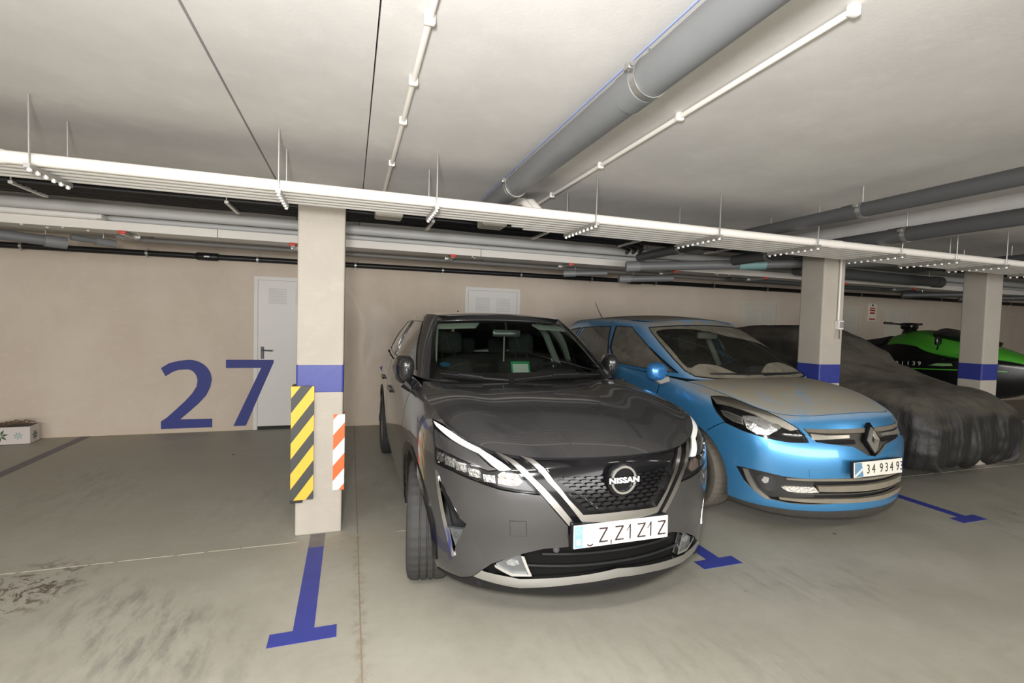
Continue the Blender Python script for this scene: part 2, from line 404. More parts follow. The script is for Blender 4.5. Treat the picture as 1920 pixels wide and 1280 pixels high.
BK = {
    'n_head': [(5.753,6.299),(5.326,6.361),(4.816,6.331),(4.297,6.284),(3.799,6.17),(3.455,6.065),(3.15,6.239),(2.818,6.349),(2.575,6.188),(2.331,5.688),(2.108,5.265),(2.553,5.299),(3.098,5.366),(3.851,5.559),(4.781,5.723),(5.596,5.728)],
    'n_drl': [(6.615,7.418),(5.776,7.689),(5.031,7.925),(4.265,8.078),(3.699,8.066),(3.311,7.495),(2.986,6.951),(2.731,6.419),(2.907,6.272),(3.106,6.207),(3.349,6.523),(3.792,7.329),(4.282,7.335),(4.951,7.275),(6.228,7.289)],
    'n_unit': [(6.742,7.465),(5.866,7.808),(5.09,8.098),(4.283,8.2),(3.664,8.2),(3.174,8.183),(2.72,6.653),(2.327,5.883),(2.008,5.177),(2.514,5.202),(3.098,5.263),(3.85,5.453),(4.777,5.616),(5.679,5.608),(5.825,6.252),(6.278,7.051)],
    'n_insert': [(6.174,7.103),(4.928,7.162),(4.273,7.194),(3.821,7.102),(3.377,6.38),(3.171,6.288),(3.454,6.115),(3.799,6.22),(4.298,6.332),(4.82,6.375),(5.76,6.325)],
    'n_vband': [(3.695,8.2),(3.161,8.2),(2.727,6.509),(2.328,5.818),(1.986,5.16),(1.653,4.533),(1.347,3.995),(1.272,3.133),(-0.024,3.217)],
    'n_strip': [(3.186,8.2),(2.857,7.258),(2.363,5.985),(1.835,4.943),(1.32,4.03),(1.173,4.075),(1.691,5.072),(2.188,6.029),(2.636,7.353),(2.97,8.2)],
    'n_vout': [(2.427,7.947),(1.894,5.893),(1.784,5.848),(1.407,4.958),(0.997,4.128),(0.085,4.19)],
    'n_vin': [(2.134,7.683),(1.694,5.901),(1.353,5.07),(1.008,4.465),(0.119,4.508)],
    'n_grtop': [(1.714,6.219),(1.122,6.244),(0.47,6.148),(0.057,6.165)],
    'n_tow': [(2.795,4.102),(2.372,4.123),(2.341,3.54),(2.768,3.533)],
    'n_vent': [(5.525,5.285),(5.265,4.921),(4.786,4.384),(4.438,3.853),(4.161,3.695),(4.311,3.375),(4.635,2.584),(4.693,2.189),(5.008,3.353),(5.294,4.439)],
    'n_ventchrome': [(5.59,5.354),(5.418,5.17),(5.274,4.68),(4.934,3.38),(4.645,2.224),(4.756,2.131),(5.067,3.144),(5.417,4.51)],
    'n_venthook': [(5.305,4.955),(5.125,4.852),(4.438,3.924),(4.523,3.79),(5.259,4.686)],
    'n_ventgrey': [(4.902,3.28),(4.311,3.393),(4.661,2.606)],
    'n_intake': [(3.887,1.548),(3.339,2.252),(2.88,2.563),(2.458,2.799),(1.881,3.058),(1.273,3.152),(-0.024,3.217),(-0.082,2.112),(1.076,1.919),(2.51,1.658),(2.677,1.72),(3.643,1.842)],
    'n_fog': [(3.222,2.244),(2.708,2.649),(2.438,2.741),(2.183,1.877),(2.717,1.837)],
    'n_foga': [(3.221,2.278),(2.694,1.94),(2.23,1.961),(2.176,1.853),(2.718,1.784),(3.21,2.15)],
    'n_fogb': [(2.458,2.739),(2.369,2.736),(2.167,1.887),(2.242,1.919)],
    'n_lamp': [(2.881,2.438),(2.751,2.551),(2.54,2.516),(2.5,2.363),(2.668,2.262),(2.861,2.299)],
    'n_lip': [(3.642,1.876),(2.677,1.739),(2.509,1.678),(1.076,1.935),(-0.082,2.138),(-0.084,1.83),(1.074,1.466),(2.511,0.989),(3.083,1.132),(3.931,1.388)],
    'n_under': [(3.932,1.338),(3.084,1.07),(2.51,0.917),(1.074,1.42),(-0.086,1.699)],
    'n_sensor': [(1.546,2.906)],
    'n_plate': [(1.237,3.922),(1.178,2.971)],
    'n_badge': [(0.035,5.909)],
    'ng_wsleft': [(4.732,5.185),(4.087,2.928),(4.005,1.631),(4.045,0.385)],
    'ng_frit': [(3.868,4.661),(3.854,2.652),(3.764,1.407),(3.517,0.829),(3.23,0.575)],
    'ng_fritR': [(-3.405,4.99),(-5.683,3.178),(-4.87,0.735),(-5.844,-0.001)],
    'ng_sidewin': [(6.568,4.714),(6.006,5.01),(4.8,1.859),(6.406,1.544)],
    'r_head': [(7.207,8.124),(6.78,8.538),(6.275,8.881),(5.563,9.185),(4.773,9.2),(4.038,9.06),(3.51,8.327),(3.082,7.551),(2.801,7.027),(2.59,6.358),(2.516,5.77),(3.25,5.653),(4.248,5.666),(5.348,5.79),(6.177,5.99),(6.66,6.703),(7.004,7.519)],
    'r_headchrome': [(7.168,8.107),(6.764,8.475),(6.261,8.811),(5.554,9.107),(4.773,9.2),(4.053,8.922),(3.526,8.209),(3.094,7.455),(2.812,6.934),(3.132,7.127),(3.611,7.498),(4.145,7.894),(4.771,8.282),(5.472,8.365),(6.156,8.243),(6.798,8.007)],
    'r_headlens': [(5.393,7.22),(4.961,7.496),(4.403,7.641),(3.939,7.548),(3.641,7.197),(3.69,6.542),(4.134,5.943),(4.673,5.819),(5.122,6.107)],
    'r_headind': [(6.483,7.079),(6.082,7.155),(5.384,7.033),(5.301,6.342),(5.779,6.347),(6.22,6.611)],
    'r_grille': [(2.752,7.04),(2.196,7.056),(1.612,7.096),(0.905,7.101),(0.337,7.224),(0.57,4.974),(0.822,5.117),(1.073,5.593),(1.686,5.724),(2.324,5.853),(2.526,6.317)],
    'r_gbar': [(2.411,6.559),(1.824,6.461),(0.972,6.527),(0.988,6.257),(1.863,6.11),(2.373,6.036)],
    'r_gmesh': [(2.382,5.938),(1.027,6.154),(1.01,5.724),(1.682,5.769),(2.278,5.877)],
    'r_plate': [(1.468,4.483),(1.401,3.496)],
    'r_logo': [(0.411,6.185)],
    'r_intake': [(5.611,3.325),(5.133,3.424),(4.225,3.44),(3.479,3.379),(2.561,3.379),(1.487,3.473),(0.524,3.551),(0.457,1.762),(1.46,1.825),(2.332,1.674),(3.244,1.567),(4.139,1.643),(4.771,2.047),(5.199,2.499)],
    'r_fogtrim': [(5.244,3.342),(5.077,3.332),(4.859,2.799),(4.604,2.254),(4.139,1.802),(4.036,1.636),(4.243,1.591),(4.771,2.047),(5.081,2.711)],
    'r_fog': [(4.64,2.996),(4.428,3.184),(4.016,3.236),(3.763,3.003),(3.768,2.62),(3.978,2.276),(4.34,2.231),(4.567,2.596)],
    'r_drl': [(3.594,2.682),(3.374,2.796),(2.327,2.903),(2.154,2.562),(2.776,2.466),(3.333,2.459)],
    'r_slat1': [(3.717,3.243),(2.338,3.304),(0.505,3.342),(0.484,3.068),(2.333,3.152),(3.617,3.117)],
    'r_slat2': [(2.328,2.925),(0.477,2.933),(0.469,2.458),(2.329,2.585)],
    'r_slat3': [(4.036,1.744),(2.336,1.922),(0.467,2.095),(0.454,1.716),(2.331,1.62),(3.244,1.533),(4.036,1.614)],
    'r_bgap': [(6.338,5.897),(7.176,4.906)],
    'r_under': [(6.252,0.3),(5.354,0.275),(4.013,0.649),(2.742,0.847),(0.532,1.141)],
    'r_tow': [(2.547,3.977),(2.159,4.018),(2.131,3.475),(2.52,3.437)],
    'rg_wsleft': [(4.397,4.603),(4.742,2.935),(4.625,1.587),(4.481,0.597)],
    'rg_wsright': [(-3.082,5.019),(-2.579,2.685),(-3.786,1.338),(-3.918,0.1)],
    'rg_side1': [(7.061,4.46),(5.917,4.761),(5.61,2.192),(5.807,-0.2),(7.182,-0.2),(7.281,1.929)],
    'rg_side2': [(8.844,3.424),(7.579,4.357),(7.684,1.315),(7.805,1.264)],
    'rg_wiperarc': [(4.228,0.79),(3.11,1.036),(2.223,0.932),(1.739,0.543),(1.582,0.094)],
    'rg_wiperarc2': [(0.555,0.475),(-0.398,1.019),(-1.595,1.181),(-2.976,0.873),(-4.502,0.144)],
    'rg_dusttop': [(1.104,4.208),(0.235,3.801),(-0.376,3.444),(-1.076,2.12),(-2.818,0.263)]
}
FILL_LAMP_E = 31.
# ------------------------------------------------------------------ surfaces of the place
CEIL = 2.44; WALL_Y = 7.20
def concrete_floor(nt, p):
    n = NT(nt)
    a = n.noise(1.3, 6, .65); b = n.noise(14, 6, .7); c = n.noise(.45, 3, .5); st = n.noise(5, 7, .7, n.mapping(rot=(0, 0, .5), scale=(2.4, .7, 1)))
    col = n.mix(n.ramp(a, .3, .7), (.345, .33, .275), (.415, .40, .345))
    col = n.mix(n.mul(n.ramp(b, .35, .75), .35), col, (.31, .295, .25))
    col = n.mix(n.mul(n.ramp(c, .5, .75), .5), col, (.37, .335, .275))
    # scuffed tyre marks and stains where they lie
    for (x, y, sx, sy, rz, k) in ((-.95, 2.72, 2.0, .85, -.75, .6), (-1.28, 2.2, 2.4, 1.3, -.7, .4), (-2.2, 5.1, 1.2, .6, -.3, .26), (-.3, 5.2, 1.4, .7, .2, .2), (-.75, 4.2, 1.0, 1.0, 0, .16), (.3, 4.4, 1.6, .9, 0, .2),
                              (2.7, 2.2, .9, 2.0, .3, .3), (1.6, 1.6, .6, 1.6, .4, .22), (5.6, 2.3, .5, 1.4, .3, .3)):
        d = n.dist((x, y, 0), (sx, sy, 1), rz)
        mk_ = n.mul(n.ramp(d, .95, .1), n.ramp(st, .42, .72, 0, k)); col = n.mix(mk_, col, (.085, .082, .08))
    # rusty mud crack at the joint
    cr = n.noise(9, 8, .75, None, 1.2); d = n.dist((-1.74, 3.27, 0), (2.5, 2.0, 1), .7)
    col = n.mix(n.mul(n.ramp(d, 1., .35), n.ramp(cr, .50, .57, 0, .9)), col, (.07, .045, .03))
    # trickle of dirt along the saw cut beside the pillar
    d = n.dist((.066, 2.2, 0), (16, .5, 1)); col = n.mix(n.mul(n.ramp(d, 1., .2), n.ramp(b, .4, .7, 0, .6)), col, (.22, .17, .11))
    d = n.dist((-.1, 3.45, 0), (2.2, 5, 1)); col = n.mix(n.mul(n.ramp(d, 1., .2), n.ramp(b, .35, .65, 0, .55)), col, (.36, .28, .18))
    sp = n.noise(7, 2, .4); col = n.mix(n.ramp(sp, .765, .785), col, (.07, .05, .04))
    nt.links.new(col, p.inputs['Base Color'])
    nt.links.new(n.ramp(a, .3, .7, .48, .62), p.inputs['Roughness'])
    n.bump(p, b, .12, .006)
FLOOR = node_mat('concrete_floor', concrete_floor)
def plaster(base, dark, light, swirl=False):
    def f(nt, p):
        n = NT(nt)
        a = n.noise(1.6, 6, .65, n.mapping(scale=(1, 1, .7))); b = n.noise(9, 7, .7, n.mapping(scale=(.6, .6, 1.6))); g = n.noise(70, 3, .6)
        col = n.mix(n.ramp(a, .3, .7), dark, base); col = n.mix(n.ramp(b, .5, .8, 0, .55), col, light)
        if swirl:
            w = n.noise(1.5, 2, .4, n.mapping(scale=(1, 1, .45)), 1.6)
            d = n.dist((.15, 0, 1.35), (1.6, 0, 1.15)); ln = n.math('ABSOLUTE', n.math('SUBTRACT', w, .5))
            col = n.mix(n.mul(n.ramp(d, 1.1, .4), n.ramp(ln, .07, .0, 0, .34)), col, (.78, .73, .67))
            # damp, rubbed band low on the wall
            sp = nt.nodes.new('ShaderNodeSeparateXYZ'); nt.links.new(n.tc.outputs['Object'], sp.inputs[0])
            col = n.mix(n.ramp(sp.outputs['Z'], .10, .0, 0, .35), col, (.60, .48, .36))
        nt.links.new(col, p.inputs['Base Color']); p.inputs['Roughness'].default_value = .8; p.inputs['Specular IOR Level'].default_value = .25
        n.bump(p, g, .10, .004)
    return f
WALL = node_mat('cream_plaster', plaster((.64, .555, .465), (.585, .50, .41), (.68, .595, .505), True))
CEILM = node_mat('ceiling_concrete', plaster((.62, .605, .585), (.545, .53, .515), (.68, .67, .655)))
PILLAR = node_mat('pillar_concrete', plaster((.47, .43, .375), (.41, .378, .328), (.53, .49, .435)))
GAP = mat('dark_gap', (.03, .03, .03), .9)
BLUE = mat('blue_paint', (.030, .042, .235), .45, var=.25, vscale=25)
BLUEF = mat('blue_floor_paint', (.038, .052, .30), .5, var=.22, vscale=9)
BLUEW = mat('worn_blue_paint', (.16, .145, .17), .6, var=.2, vscale=7)

# floor
fl = box('floor', (-9, -7, -.20), (20, 7.6, 0), FLOOR); tag(fl, 'bare grey concrete garage floor with stains and saw cuts', 'floor', kind='structure')
JOINT = mat('joint_filler', (.50, .46, .39), .8, var=.25, vscale=40)
def joint(pts, w, m, name='joint_strip', z=.0015):
    mb = MB()
    for (a, b) in zip(pts[:-1], pts[1:]):
        a, b = Vector((*a, 0)), Vector((*b, 0)); t = (b-a).normalized(); s_ = Vector((-t.y, t.x, 0))*w/2
        mb.add([a-s_, b-s_, b+s_, a+s_]+[q+Vector((0, 0, z)) for q in (a-s_, b-s_, b+s_, a+s_)], [(4, 5, 6, 7), (0, 1, 5, 4), (1, 2, 6, 5), (2, 3, 7, 6), (3, 0, 4, 7)])
    return mb.build(name, m, fl)
rng = random.Random(3); x = -9.0
while x < 20:                      # chipped pale filler along the long joint
    L = rng.uniform(.06, .35); g = rng.uniform(.0, .03)
    if not (-.62 < x < .06): joint([(x, 3.515+rng.uniform(-.002, .002)), (min(x+L, 20), 3.515+rng.uniform(-.002, .002))], rng.uniform(.006, .011), JOINT)
    x += L+g
joint([(.066, -7), (.066, 3.50)], .007, mat('joint_dirt', (.27, .22, .15), .9, var=.3, vscale=30)); joint([(.066, 3.53), (.066, 7.2)], .006, MATS['joint_dirt'])

# walls
wb = box('wall_back', (-9, WALL_Y, 0), (20, 7.45, 2.9), WALL); tag(wb, 'cream plastered concrete back wall', 'wall', kind='structure')
for nm, lo, hi, lb in (('wall_left', (-9.25, -7, 0), (-9, 7.45, 2.9), 'plastered side wall far left'), ('wall_right', (20, -7, 0), (20.25, 7.45, 2.9), 'plastered side wall far right'), ('wall_front', (-9, -7.25, 0), (20, -7, 2.9), 'plastered wall across the driving aisle')):
    tag(box(nm, lo, hi, WALL), lb, 'wall', kind='structure')

# ceiling of cast panels with open joints and a down-stand beam
ceil = empty('ceiling', (0, 0, CEIL), label='pale grey concrete ceiling of wide cast panels', cat='ceiling', kind='structure')
def cp(x0, x1, z, m=CEILM): return box('ceiling_panel', (x0, -7, z-CEIL), (x1, 7.2, .28), m, ceil)
cp(-9, -3.6, CEIL); cp(-3.59, -.491, CEIL); cp(-.481, .066, CEIL); cp(.071, 3.955, CEIL-.012); cp(4.5, 9.6, CEIL); cp(9.61, 20, CEIL)
box('ceiling_beam', (3.955, -7, -.125), (4.5, 3.85, .28), CEILM, ceil); box('ceiling_panel', (3.955, 3.85, 0), (4.5, 7.2, .28), CEILM, ceil)
box('joint_shadow_strip', (-3.595, -7, .03), (-3.585, 7.2, .2), GAP, ceil); box('joint_shadow_strip', (-.495, -7, .03), (-.478, 7.2, .2), GAP, ceil)
MB().tube([(.889, -.5, -.0135), (.892, 4.6, -.0135)], .0022, 5).build('chalk_line', mat('blue_chalk', (.25, .33, .72), .9), ceil)

# pillars
def pillar(x0, x1, y0, y1, label):
    r = empty('concrete_pillar', ((x0+x1)/2, (y0+y1)/2, 0), label=label, cat='pillar')
    hx, hy = (x1-x0)/2, (y1-y0)/2
    MB().bbox((-hx, -hy, 0), (hx, hy, CEIL), .012).build('shaft', PILLAR, r)
    b = MB(); e = .0015
    b.bbox((-hx-e, -hy-e, 1.0), (hx+e, hy+e, 1.208), .012); b.build('painted_band', BLUE, r)
    return r
p1 = pillar(-.352, -.045, 3.61, 3.91, 'concrete pillar with striped corner guards, left of grey car')
p2 = pillar(4.462, 4.752, 3.60, 3.86, 'blue-banded concrete pillar with switch box, behind the blue car')
p3 = pillar(7.015, 7.31, 3.60, 3.84, 'blue-banded concrete pillar in front of the green watercraft')
# striped corner guards
def stripes(c1, c2, ang, period, duty=.5, nrm=(.7, 0, .7)):
    def f(nt, p):
        n = NT(nt); sp = nt.nodes.new('ShaderNodeSeparateXYZ'); nt.links.new(n.tc.outputs['Object'], sp.inputs[0])
        hor = n.math('SUBTRACT', sp.outputs['X'], sp.outputs['Y'])
        t = n.math('ADD', n.mul(hor, math.cos(ang)), n.mul(sp.outputs['Z'], math.sin(ang)))
        fr = n.math('FRACT', n.math('DIVIDE', n.math('ADD', t, 10.0), period)); s_ = n.math('GREATER_THAN', fr, duty)
        nt.links.new(n.mix(s_, c1, c2), p.inputs['Base Color']); p.inputs['Roughness'].default_value = .55
    return f
FOAM = node_mat('yellow_black_foam', stripes((.74, .45, .045), (.045, .045, .042), math.radians(144), .124, .52))
ORWH = node_mat('orange_white_tape', stripes((.80, .79, .76), (.86, .14, .03), math.radians(140), .141, .5))
g1 = empty('corner_guard', (-.352, 3.61, .265), label='yellow and black striped foam guard on the pillar corner', cat='corner guard')
MB().prism([(-.028, .12), (-.028, -.028), (.118, -.028), (.118, -.001), (-.001, -.001), (-.001, .12)], 0, .79).build('foam_profile', FOAM, g1)
MB().bbox((-.030, -.030, -.02), (.05, .10, .0), .003).build('base_lip', mat('black_rubber', (.02, .02, .02), .7), g1)
g2 = empty('corner_guard', (-.045, 3.61, .31), label='orange and white striped guard on the pillar corner', cat='corner guard')
MB().prism([(-.062, -.010), (.014, -.010), (.014, .10), (.001, .10), (.001, -.001), (-.062, -.001)], 0, .54).build('tape_profile', ORWH, g2)

# switch box and conduit on the second pillar
WHITEP = mat('white_pvc', (.74, .71, .66), .35, var=.05); GREYP = mat('grey_pvc', (.155, .16, .165), .42, var=.12, vscale=4); DGREYP = mat('dark_grey_pvc', (.075, .077, .08), .45)
sw = empty('light_switch', (4.665, 3.60, 1.60), label='white surface light switch on the pillar behind the blue car', cat='switch')
MB().bbox((-.035, -.05, -.045), (.035, 0, .045), .006).build('switch_box', WHITEP, sw)
MB().bbox((-.024, -.058, -.03), (.024, -.049, .03), .004).build('rocker', mat('grey_plastic', (.25, .25, .25), .4), sw)
MB().tube([(0, -.014, .04), (0, -.014, .66)], .011, 10).build('feed_conduit', WHITEP, sw, True)
MB().tube([(.0, -.03, -.045), (-.02, -.05, -.14)], .006, 8).build('cord_tail', mat('cord_grey', (.12, .12, .12), .5), sw, True)

# floor markings
def t_mark(cx, y_end, label):
    r = empty('parking_marking', (cx, y_end, 0), label=label, cat='floor marking')
    box('crossbar', (-.152, 0, 0), (.152, .10, .002), BLUEF, r)
    return r
t1 = t_mark(-.198, 2.403, 'blue painted T mark at the foot of the striped pillar'); box('stem', (-.05, .10, 0), (.047, 1.0, .002), BLUEF, t1)
box('worn_stem', (-.05, 1.0, 0), (.047, 1.207, .002), mat('rubbed_blue_paint', (.10, .095, .14), .6, var=.6, vscale=14, vcol=(.26, .22, .18)), t1)
t2 = t_mark(2.305, 2.455, 'blue painted T mark between the grey and blue cars'); box('stem', (-.05, .10, 0), (.05, 4.6, .002), BLUEF, t2)
t3 = t_mark(4.92, 2.50, 'blue painted T mark right of the blue car'); box('stem', (-.05, .10, 0), (.05, 1.10, .002), BLUEF, t3)
tl = empty('parking_marking', (-3.05, 2.4, 0), label='faded blue bay line running to the wall on the left', cat='floor marking')
box('stem', (-.05, 0, 0), (.05, 4.79, .002), BLUEW, tl)

# wall numbers
def arc2(cx, cy, rx, ry, a0, a1, n): return [(cx+rx*math.cos(math.radians(a0+(a1-a0)*i/n)), cy+ry*math.sin(math.radians(a0+(a1-a0)*i/n))) for i in range(n+1)]
def digit_two():
    o = [(0, 0), (.64, 0), (.64, .112), (.235, .118)]
    o += [(.36, .225), (.47, .325), (.56, .425), (.612, .53), (.632, .625)]
    o += arc2(.345, .635, .287, .262, 0, 100, 12) + [(.22, .885), (.10, .855), (.0, .79), (.055, .685), (.14, .74), (.22, .768), (.29, .77)]
    o += arc2(.325, .615, .128, .157, 90, 0, 8) + [(.44, .545), (.385, .455), (.30, .36), (.19, .255), (.07, .145), (0, .10)]
    return o
def digit_seven(): return [(0, .895), (.60, .895), (.60, .86), (.25, 0), (.095, 0), (.44, .785), (0, .785)]
def numeral(name, poly, x, z, s, label, t=.0115):
    r = MB(); r.prism([(a*s, b*s) for a, b in poly], 0, t, frame((0, 0, 0), (1, 0, 0), (0, 0, 1)))
    o = r.build(name, mat('navy_paint', (.030, .042, .225), .6, var=.08)); o.location = (x, WALL_Y, z)
    return tag(o, label, 'number')
n2_ = numeral('wall_number', [(a*.90, b) for a, b in digit_two()], -2.275, .058, .985, 'large navy figure 2 of the 27 painted on the wall')
n7_ = numeral('wall_number', [(a*.96, b) for a, b in digit_seven()], -1.55, .062, .985, 'large navy figure 7 of the 27 painted over wall and door')
n2b = numeral('wall_number', [(a*.90, b) for a, b in digit_two()], .405, .058, .985, 'navy figure on the wall mostly hidden behind the grey car')
# backing film so the figures sit flush on wall and door
DOORM = mat('white_steel_door', (.68, .67, .645), .45, var=.03); HANDLE = mat('black_handle', (.015, .015, .016), .35)
VENTM = mat('vent_grey', (.56, .55, .52), .5)
def door(n, x0, x1, label, handle=True, leaf_m=DOORM, frame_lit=None):
    r = empty('door_%d' % n, ((x0+x1)/2, WALL_Y, 0), label=label, cat='door', kind='structure'); w = (x1-x0)/2
    f = MB(); f.box((-w, -.010, 0), (-w+.045, .0, 2.06)); f.box((w-.045, -.010, 0), (w, 0, 2.06)); f.box((-w+.045, -.010, 2.015), (w-.045, 0, 2.06)); f.build('door_frame', leaf_m, r)
    lf = MB(); lf.bbox((-w+.05, -.009, .045), (w-.05, 0, 2.01), .003); leaf = lf.build('door_leaf', leaf_m, r)
    box('threshold_gap', (-w+.05, -.004, .0), (w-.05, .0, .045), GAP, r)
    for cx in (-.165, .165):
        for k in range(9):
            z = 1.70+k*.024; q = MB(); q.box((cx-.11, -.016, z), (cx+.11, -.009, z+.013), None); q.build('vent_slat', VENTM, r)
    if handle:
        h = MB(); h.bbox((-w+.085, -.02, .96), (-w+.125, -.009, 1.12), .004); ho = h.build('handle_plate', HANDLE, r)
        MB().tube([(-w+.105, -.02, 1.075), (-w+.105, -.055, 1.075), (-w+.235, -.055, 1.068)], .009, 8).build('handle_lever', HANDLE, r, True)
    return r
door(1, -1.225, -.325, 'white steel door with black handle behind the first pillar')
DOORW = mat('cream_steel_door', (.62, .585, .50), .45, var=.03)
door(2, 1.64, 2.52, 'white vented door top above the grey car roof')
door(3, 6.88, 7.78, 'cream vented door between blue car and second pillar', leaf_m=DOORW)
door(4, 9.12, 9.98, 'cream vented door right behind the second pillar', leaf_m=DOORW)
door(5, 10.70, 11.50, 'cream vented door left of the watercraft handlebar', leaf_m=DOORW)
door(6, 13.15, 14.0, 'wall-coloured vented door behind the third pillar', leaf_m=mat('beige_steel_door', (.56, .50, .42), .5))

# fire notice
sg = empty('wall_sign', (10.31, WALL_Y, 1.78), label='small red and white notice plate on the far wall', cat='sign')
MB().bbox((-.12, -.012, 0), (.12, 0, .36), .004).build('plate', mat('sign_white', (.80, .74, .64), .4), sg)
SR = mat('sign_red', (.45, .045, .03), .5)
for z0, z1, hx in ((.25, .275, .075), (.20, .235, .08), (.145, .18, .07), (.02, .05, .085)): box('print_line', (-hx, -.0135, z0), (hx, -.012, z1), SR, sg)
MB().lathe([(0, -.014), (.022, -.014), (.022, -.012)], 'y', 12, (0, 0, .325)).build('print_dot', mat('sign_dark', (.04, .03, .03), .5), sg)

# carton by the wall
cb = empty('cardboard_box', (-3.72, 7.0, 0), .06, label='white carton with leaf print on the floor by the left wall', cat='box')
CARD = mat('white_card', (.62, .57, .545), .7, var=.06)
MB().bbox((-.26, -.105, .004), (.26, .105, .20), .004).build('carton', CARD, cb)
MB().box((-.25, -.095, .2002), (.25, .095, .2015)).build('top_opening', mat('carton_inside', (.10, .085, .075), .9), cb)
LEAFG = mat('leaf_print', (.05, .10, .05), .8); LEAFB = mat('pale_leaf_print', (.30, .42, .42), .8)
def leaf_star(cx, cz, s, m, face='f', n=7):
    mb = MB()
    for k in range(n):
        a = 2*math.pi*k/n+.2; d = (math.cos(a), math.sin(a)); q = (-d[1], d[0])
        poly = [(cx+d[0]*s*.08, cz+d[1]*s*.08), (cx+d[0]*s*.5+q[0]*s*.17, cz+d[1]*s*.5+q[1]*s*.17), (cx+d[0]*s, cz+d[1]*s), (cx+d[0]*s*.5-q[0]*s*.17, cz+d[1]*s*.5-q[1]*s*.17)]
        M_ = frame((0, -.1052, 0), (1, 0, 0), (0, 0, 1)) if face == 'f' else frame((.2602, 0, 0), (0, 1, 0), (0, 0, 1))
        mb.prism(poly, 0, .001, M_)
    mb.build('leaf_print', m, cb)
leaf_star(-.0, .105, .075, LEAFG); leaf_star(.155, .10, .05, LEAFB); leaf_star(-.19, .12, .05, LEAFG); leaf_star(.0, .085, .06, LEAFG, 's')
TW = mat('dry_twig', (.13, .085, .05), .9)
rng = random.Random(5)
for k in range(5):
    x = -.05+.045*k; pts = [(x-.10, -.02*k+.02, .205), (x-.03, .01, .225+.01*(k % 3)), (x+.05, -.03+.01*k, .22), (x+.10, .0, .25+.015*(k % 2)), (x+.14, .01, .235)]
    tw = MB().tube(pts, .006, 6).build('dry_twig', TW, None, True); tw.location = cb.location; tag(tw, 'dry brown twig lying on top of the white carton', 'twig', 'dry twigs on the carton')
# ------------------------------------------------------------------ things both cars share
BLACKG = mat('gloss_black', (.007, .007, .008), .10, coat=.0, spec=.35); BLACKP = mat('black_plastic', (.013, .013, .014), .5, spec=.22); CHROME = mat('chrome', (.82, .82, .83), .12, 1.)
SATIN = mat('satin_chrome', (.62, .61, .60), .25, 1.); RUBBER = mat('tyre_rubber', (.034, .033, .032), .75, var=.2, vscale=12); ALLOY = mat('alloy', (.34, .34, .35), .3, .9)
LINER = mat('liner_black', (.006, .006, .006), .9); TRIM = mat('pale_trim', (.80, .83, .76), .7); SEAT = mat('seat_cloth', (.085, .083, .08), .85, bump=.15, bscale=90)
CRYST = mat('lamp_reflector', (.80, .81, .82), .10, .9, bump=.5, bscale=55); AMBER = mat('amber_lens', (.75, .28, .12), .2)
PLATEW = mat('plate_white', (.74, .715, .69), .4, spec=.3); PLATEB = mat('plate_blue_band', (.22, .38, .52), .4, spec=.3); INK = mat('plate_ink', (.035, .02, .018), .5)
SMUDGE = mat('plate_smudge', (.70, .60, .575), .4, spec=.3)
LENS = glass('lamp_lens', (.93, .94, .94), 1.0)
def tyre_mesh(R, W, rimr):
    """tyre with grooved, siped tread; axis along y, outer face at +y"""
    prof = [(rimr, -W*.42), (rimr+.012, -W*.47), (R*.86, -W*.52), (R*.95, -W*.49), (R*.985, -W*.43), (R, -W*.36), (R, -W*.19), (R-.008, -W*.18), (R-.008, -W*.15), (R, -W*.14), (R+.001, -W*.02), (R-.008, -W*.01),
            (R-.008, W*.02), (R+.001, W*.03), (R, W*.16), (R-.008, W*.17), (R-.008, W*.20), (R, W*.21), (R, W*.36), (R*.985, W*.43), (R*.95, W*.49), (R*.86, W*.52), (rimr+.012, W*.47), (rimr, W*.42)]
    n = 120; v = []; f = []; m = len(prof)
    for k in range(n):
        th = 2*math.pi*k/n; sip = (k % 3 == 0)
        for i, (r, h) in enumerate(prof):
            rr = r-.006 if (sip and 3 < i < 20 and r > R*.97) else r
            v.append((rr*math.cos(th), h, rr*math.sin(th)))
    for k in range(n):
        for i in range(m-1): f.append((k*m+i, k*m+i+1, ((k+1) % n)*m+i+1, ((k+1) % n)*m+i))
    return v, f
def rim_mesh(rr, W, spokes, twist=.0):
    mb = MB(); e = W*.42
    mb.lathe([(rr, -e), (rr, e), (rr-.006, e+.004), (rr-.02, e-.004), (rr-.035, e-.03), (rr-.04, -e)], 'y', 48)
    for k in range(spokes):
        a = 2*math.pi*k/spokes
        for s_ in (-1, 1):
            pts = []
            for t in (0, .33, .66, 1.):
                r = .035+(rr-.04-.035)*t; aa = a+s_*(.07+.10*t)+twist*t
                pts.append((r*math.cos(aa), e-.012-.02*(1-t)-.015*math.sin(math.pi*t), r*math.sin(aa)))
            mb.tube(pts, [.022, .017, .015, .018], 6)
    mb.lathe([(0, e-.02), (.03, e-.022), (.055, e-.035), (.06, e-.06)], 'y', 20)
    return mb
def make_wheel(car, x, y, R, W, rimr, spokes, tm, rm, src=None, steer=0.):
    side = 1 if y > 0 else -1
    M_ = Matrix.Translation((x, y, R-.004)) @ Matrix.Rotation(steer+(0 if side > 0 else math.pi), 4, 'Z')
    if src is None:
        v, f = tyre_mesh(R, W, rimr); w = mk('wheel', v, f, tm, car, True, 35); w.matrix_local = M_
        rm_o = rim_mesh(rimr, W, spokes).build('rim', rm, w, True, 40)
        d = MB().lathe([(.06, W*.10), (rimr*.68, W*.10), (rimr*.68, W*.0), (.06, 0)], 'y', 32).build('brake_disc', mat('brake_steel', (.22, .21, .20), .4, .9), w, True, 30)
        return w
    w = copy_of(src, car, M_)
    for c in src.children: copy_of(c, w, c.matrix_local.copy())
    return w
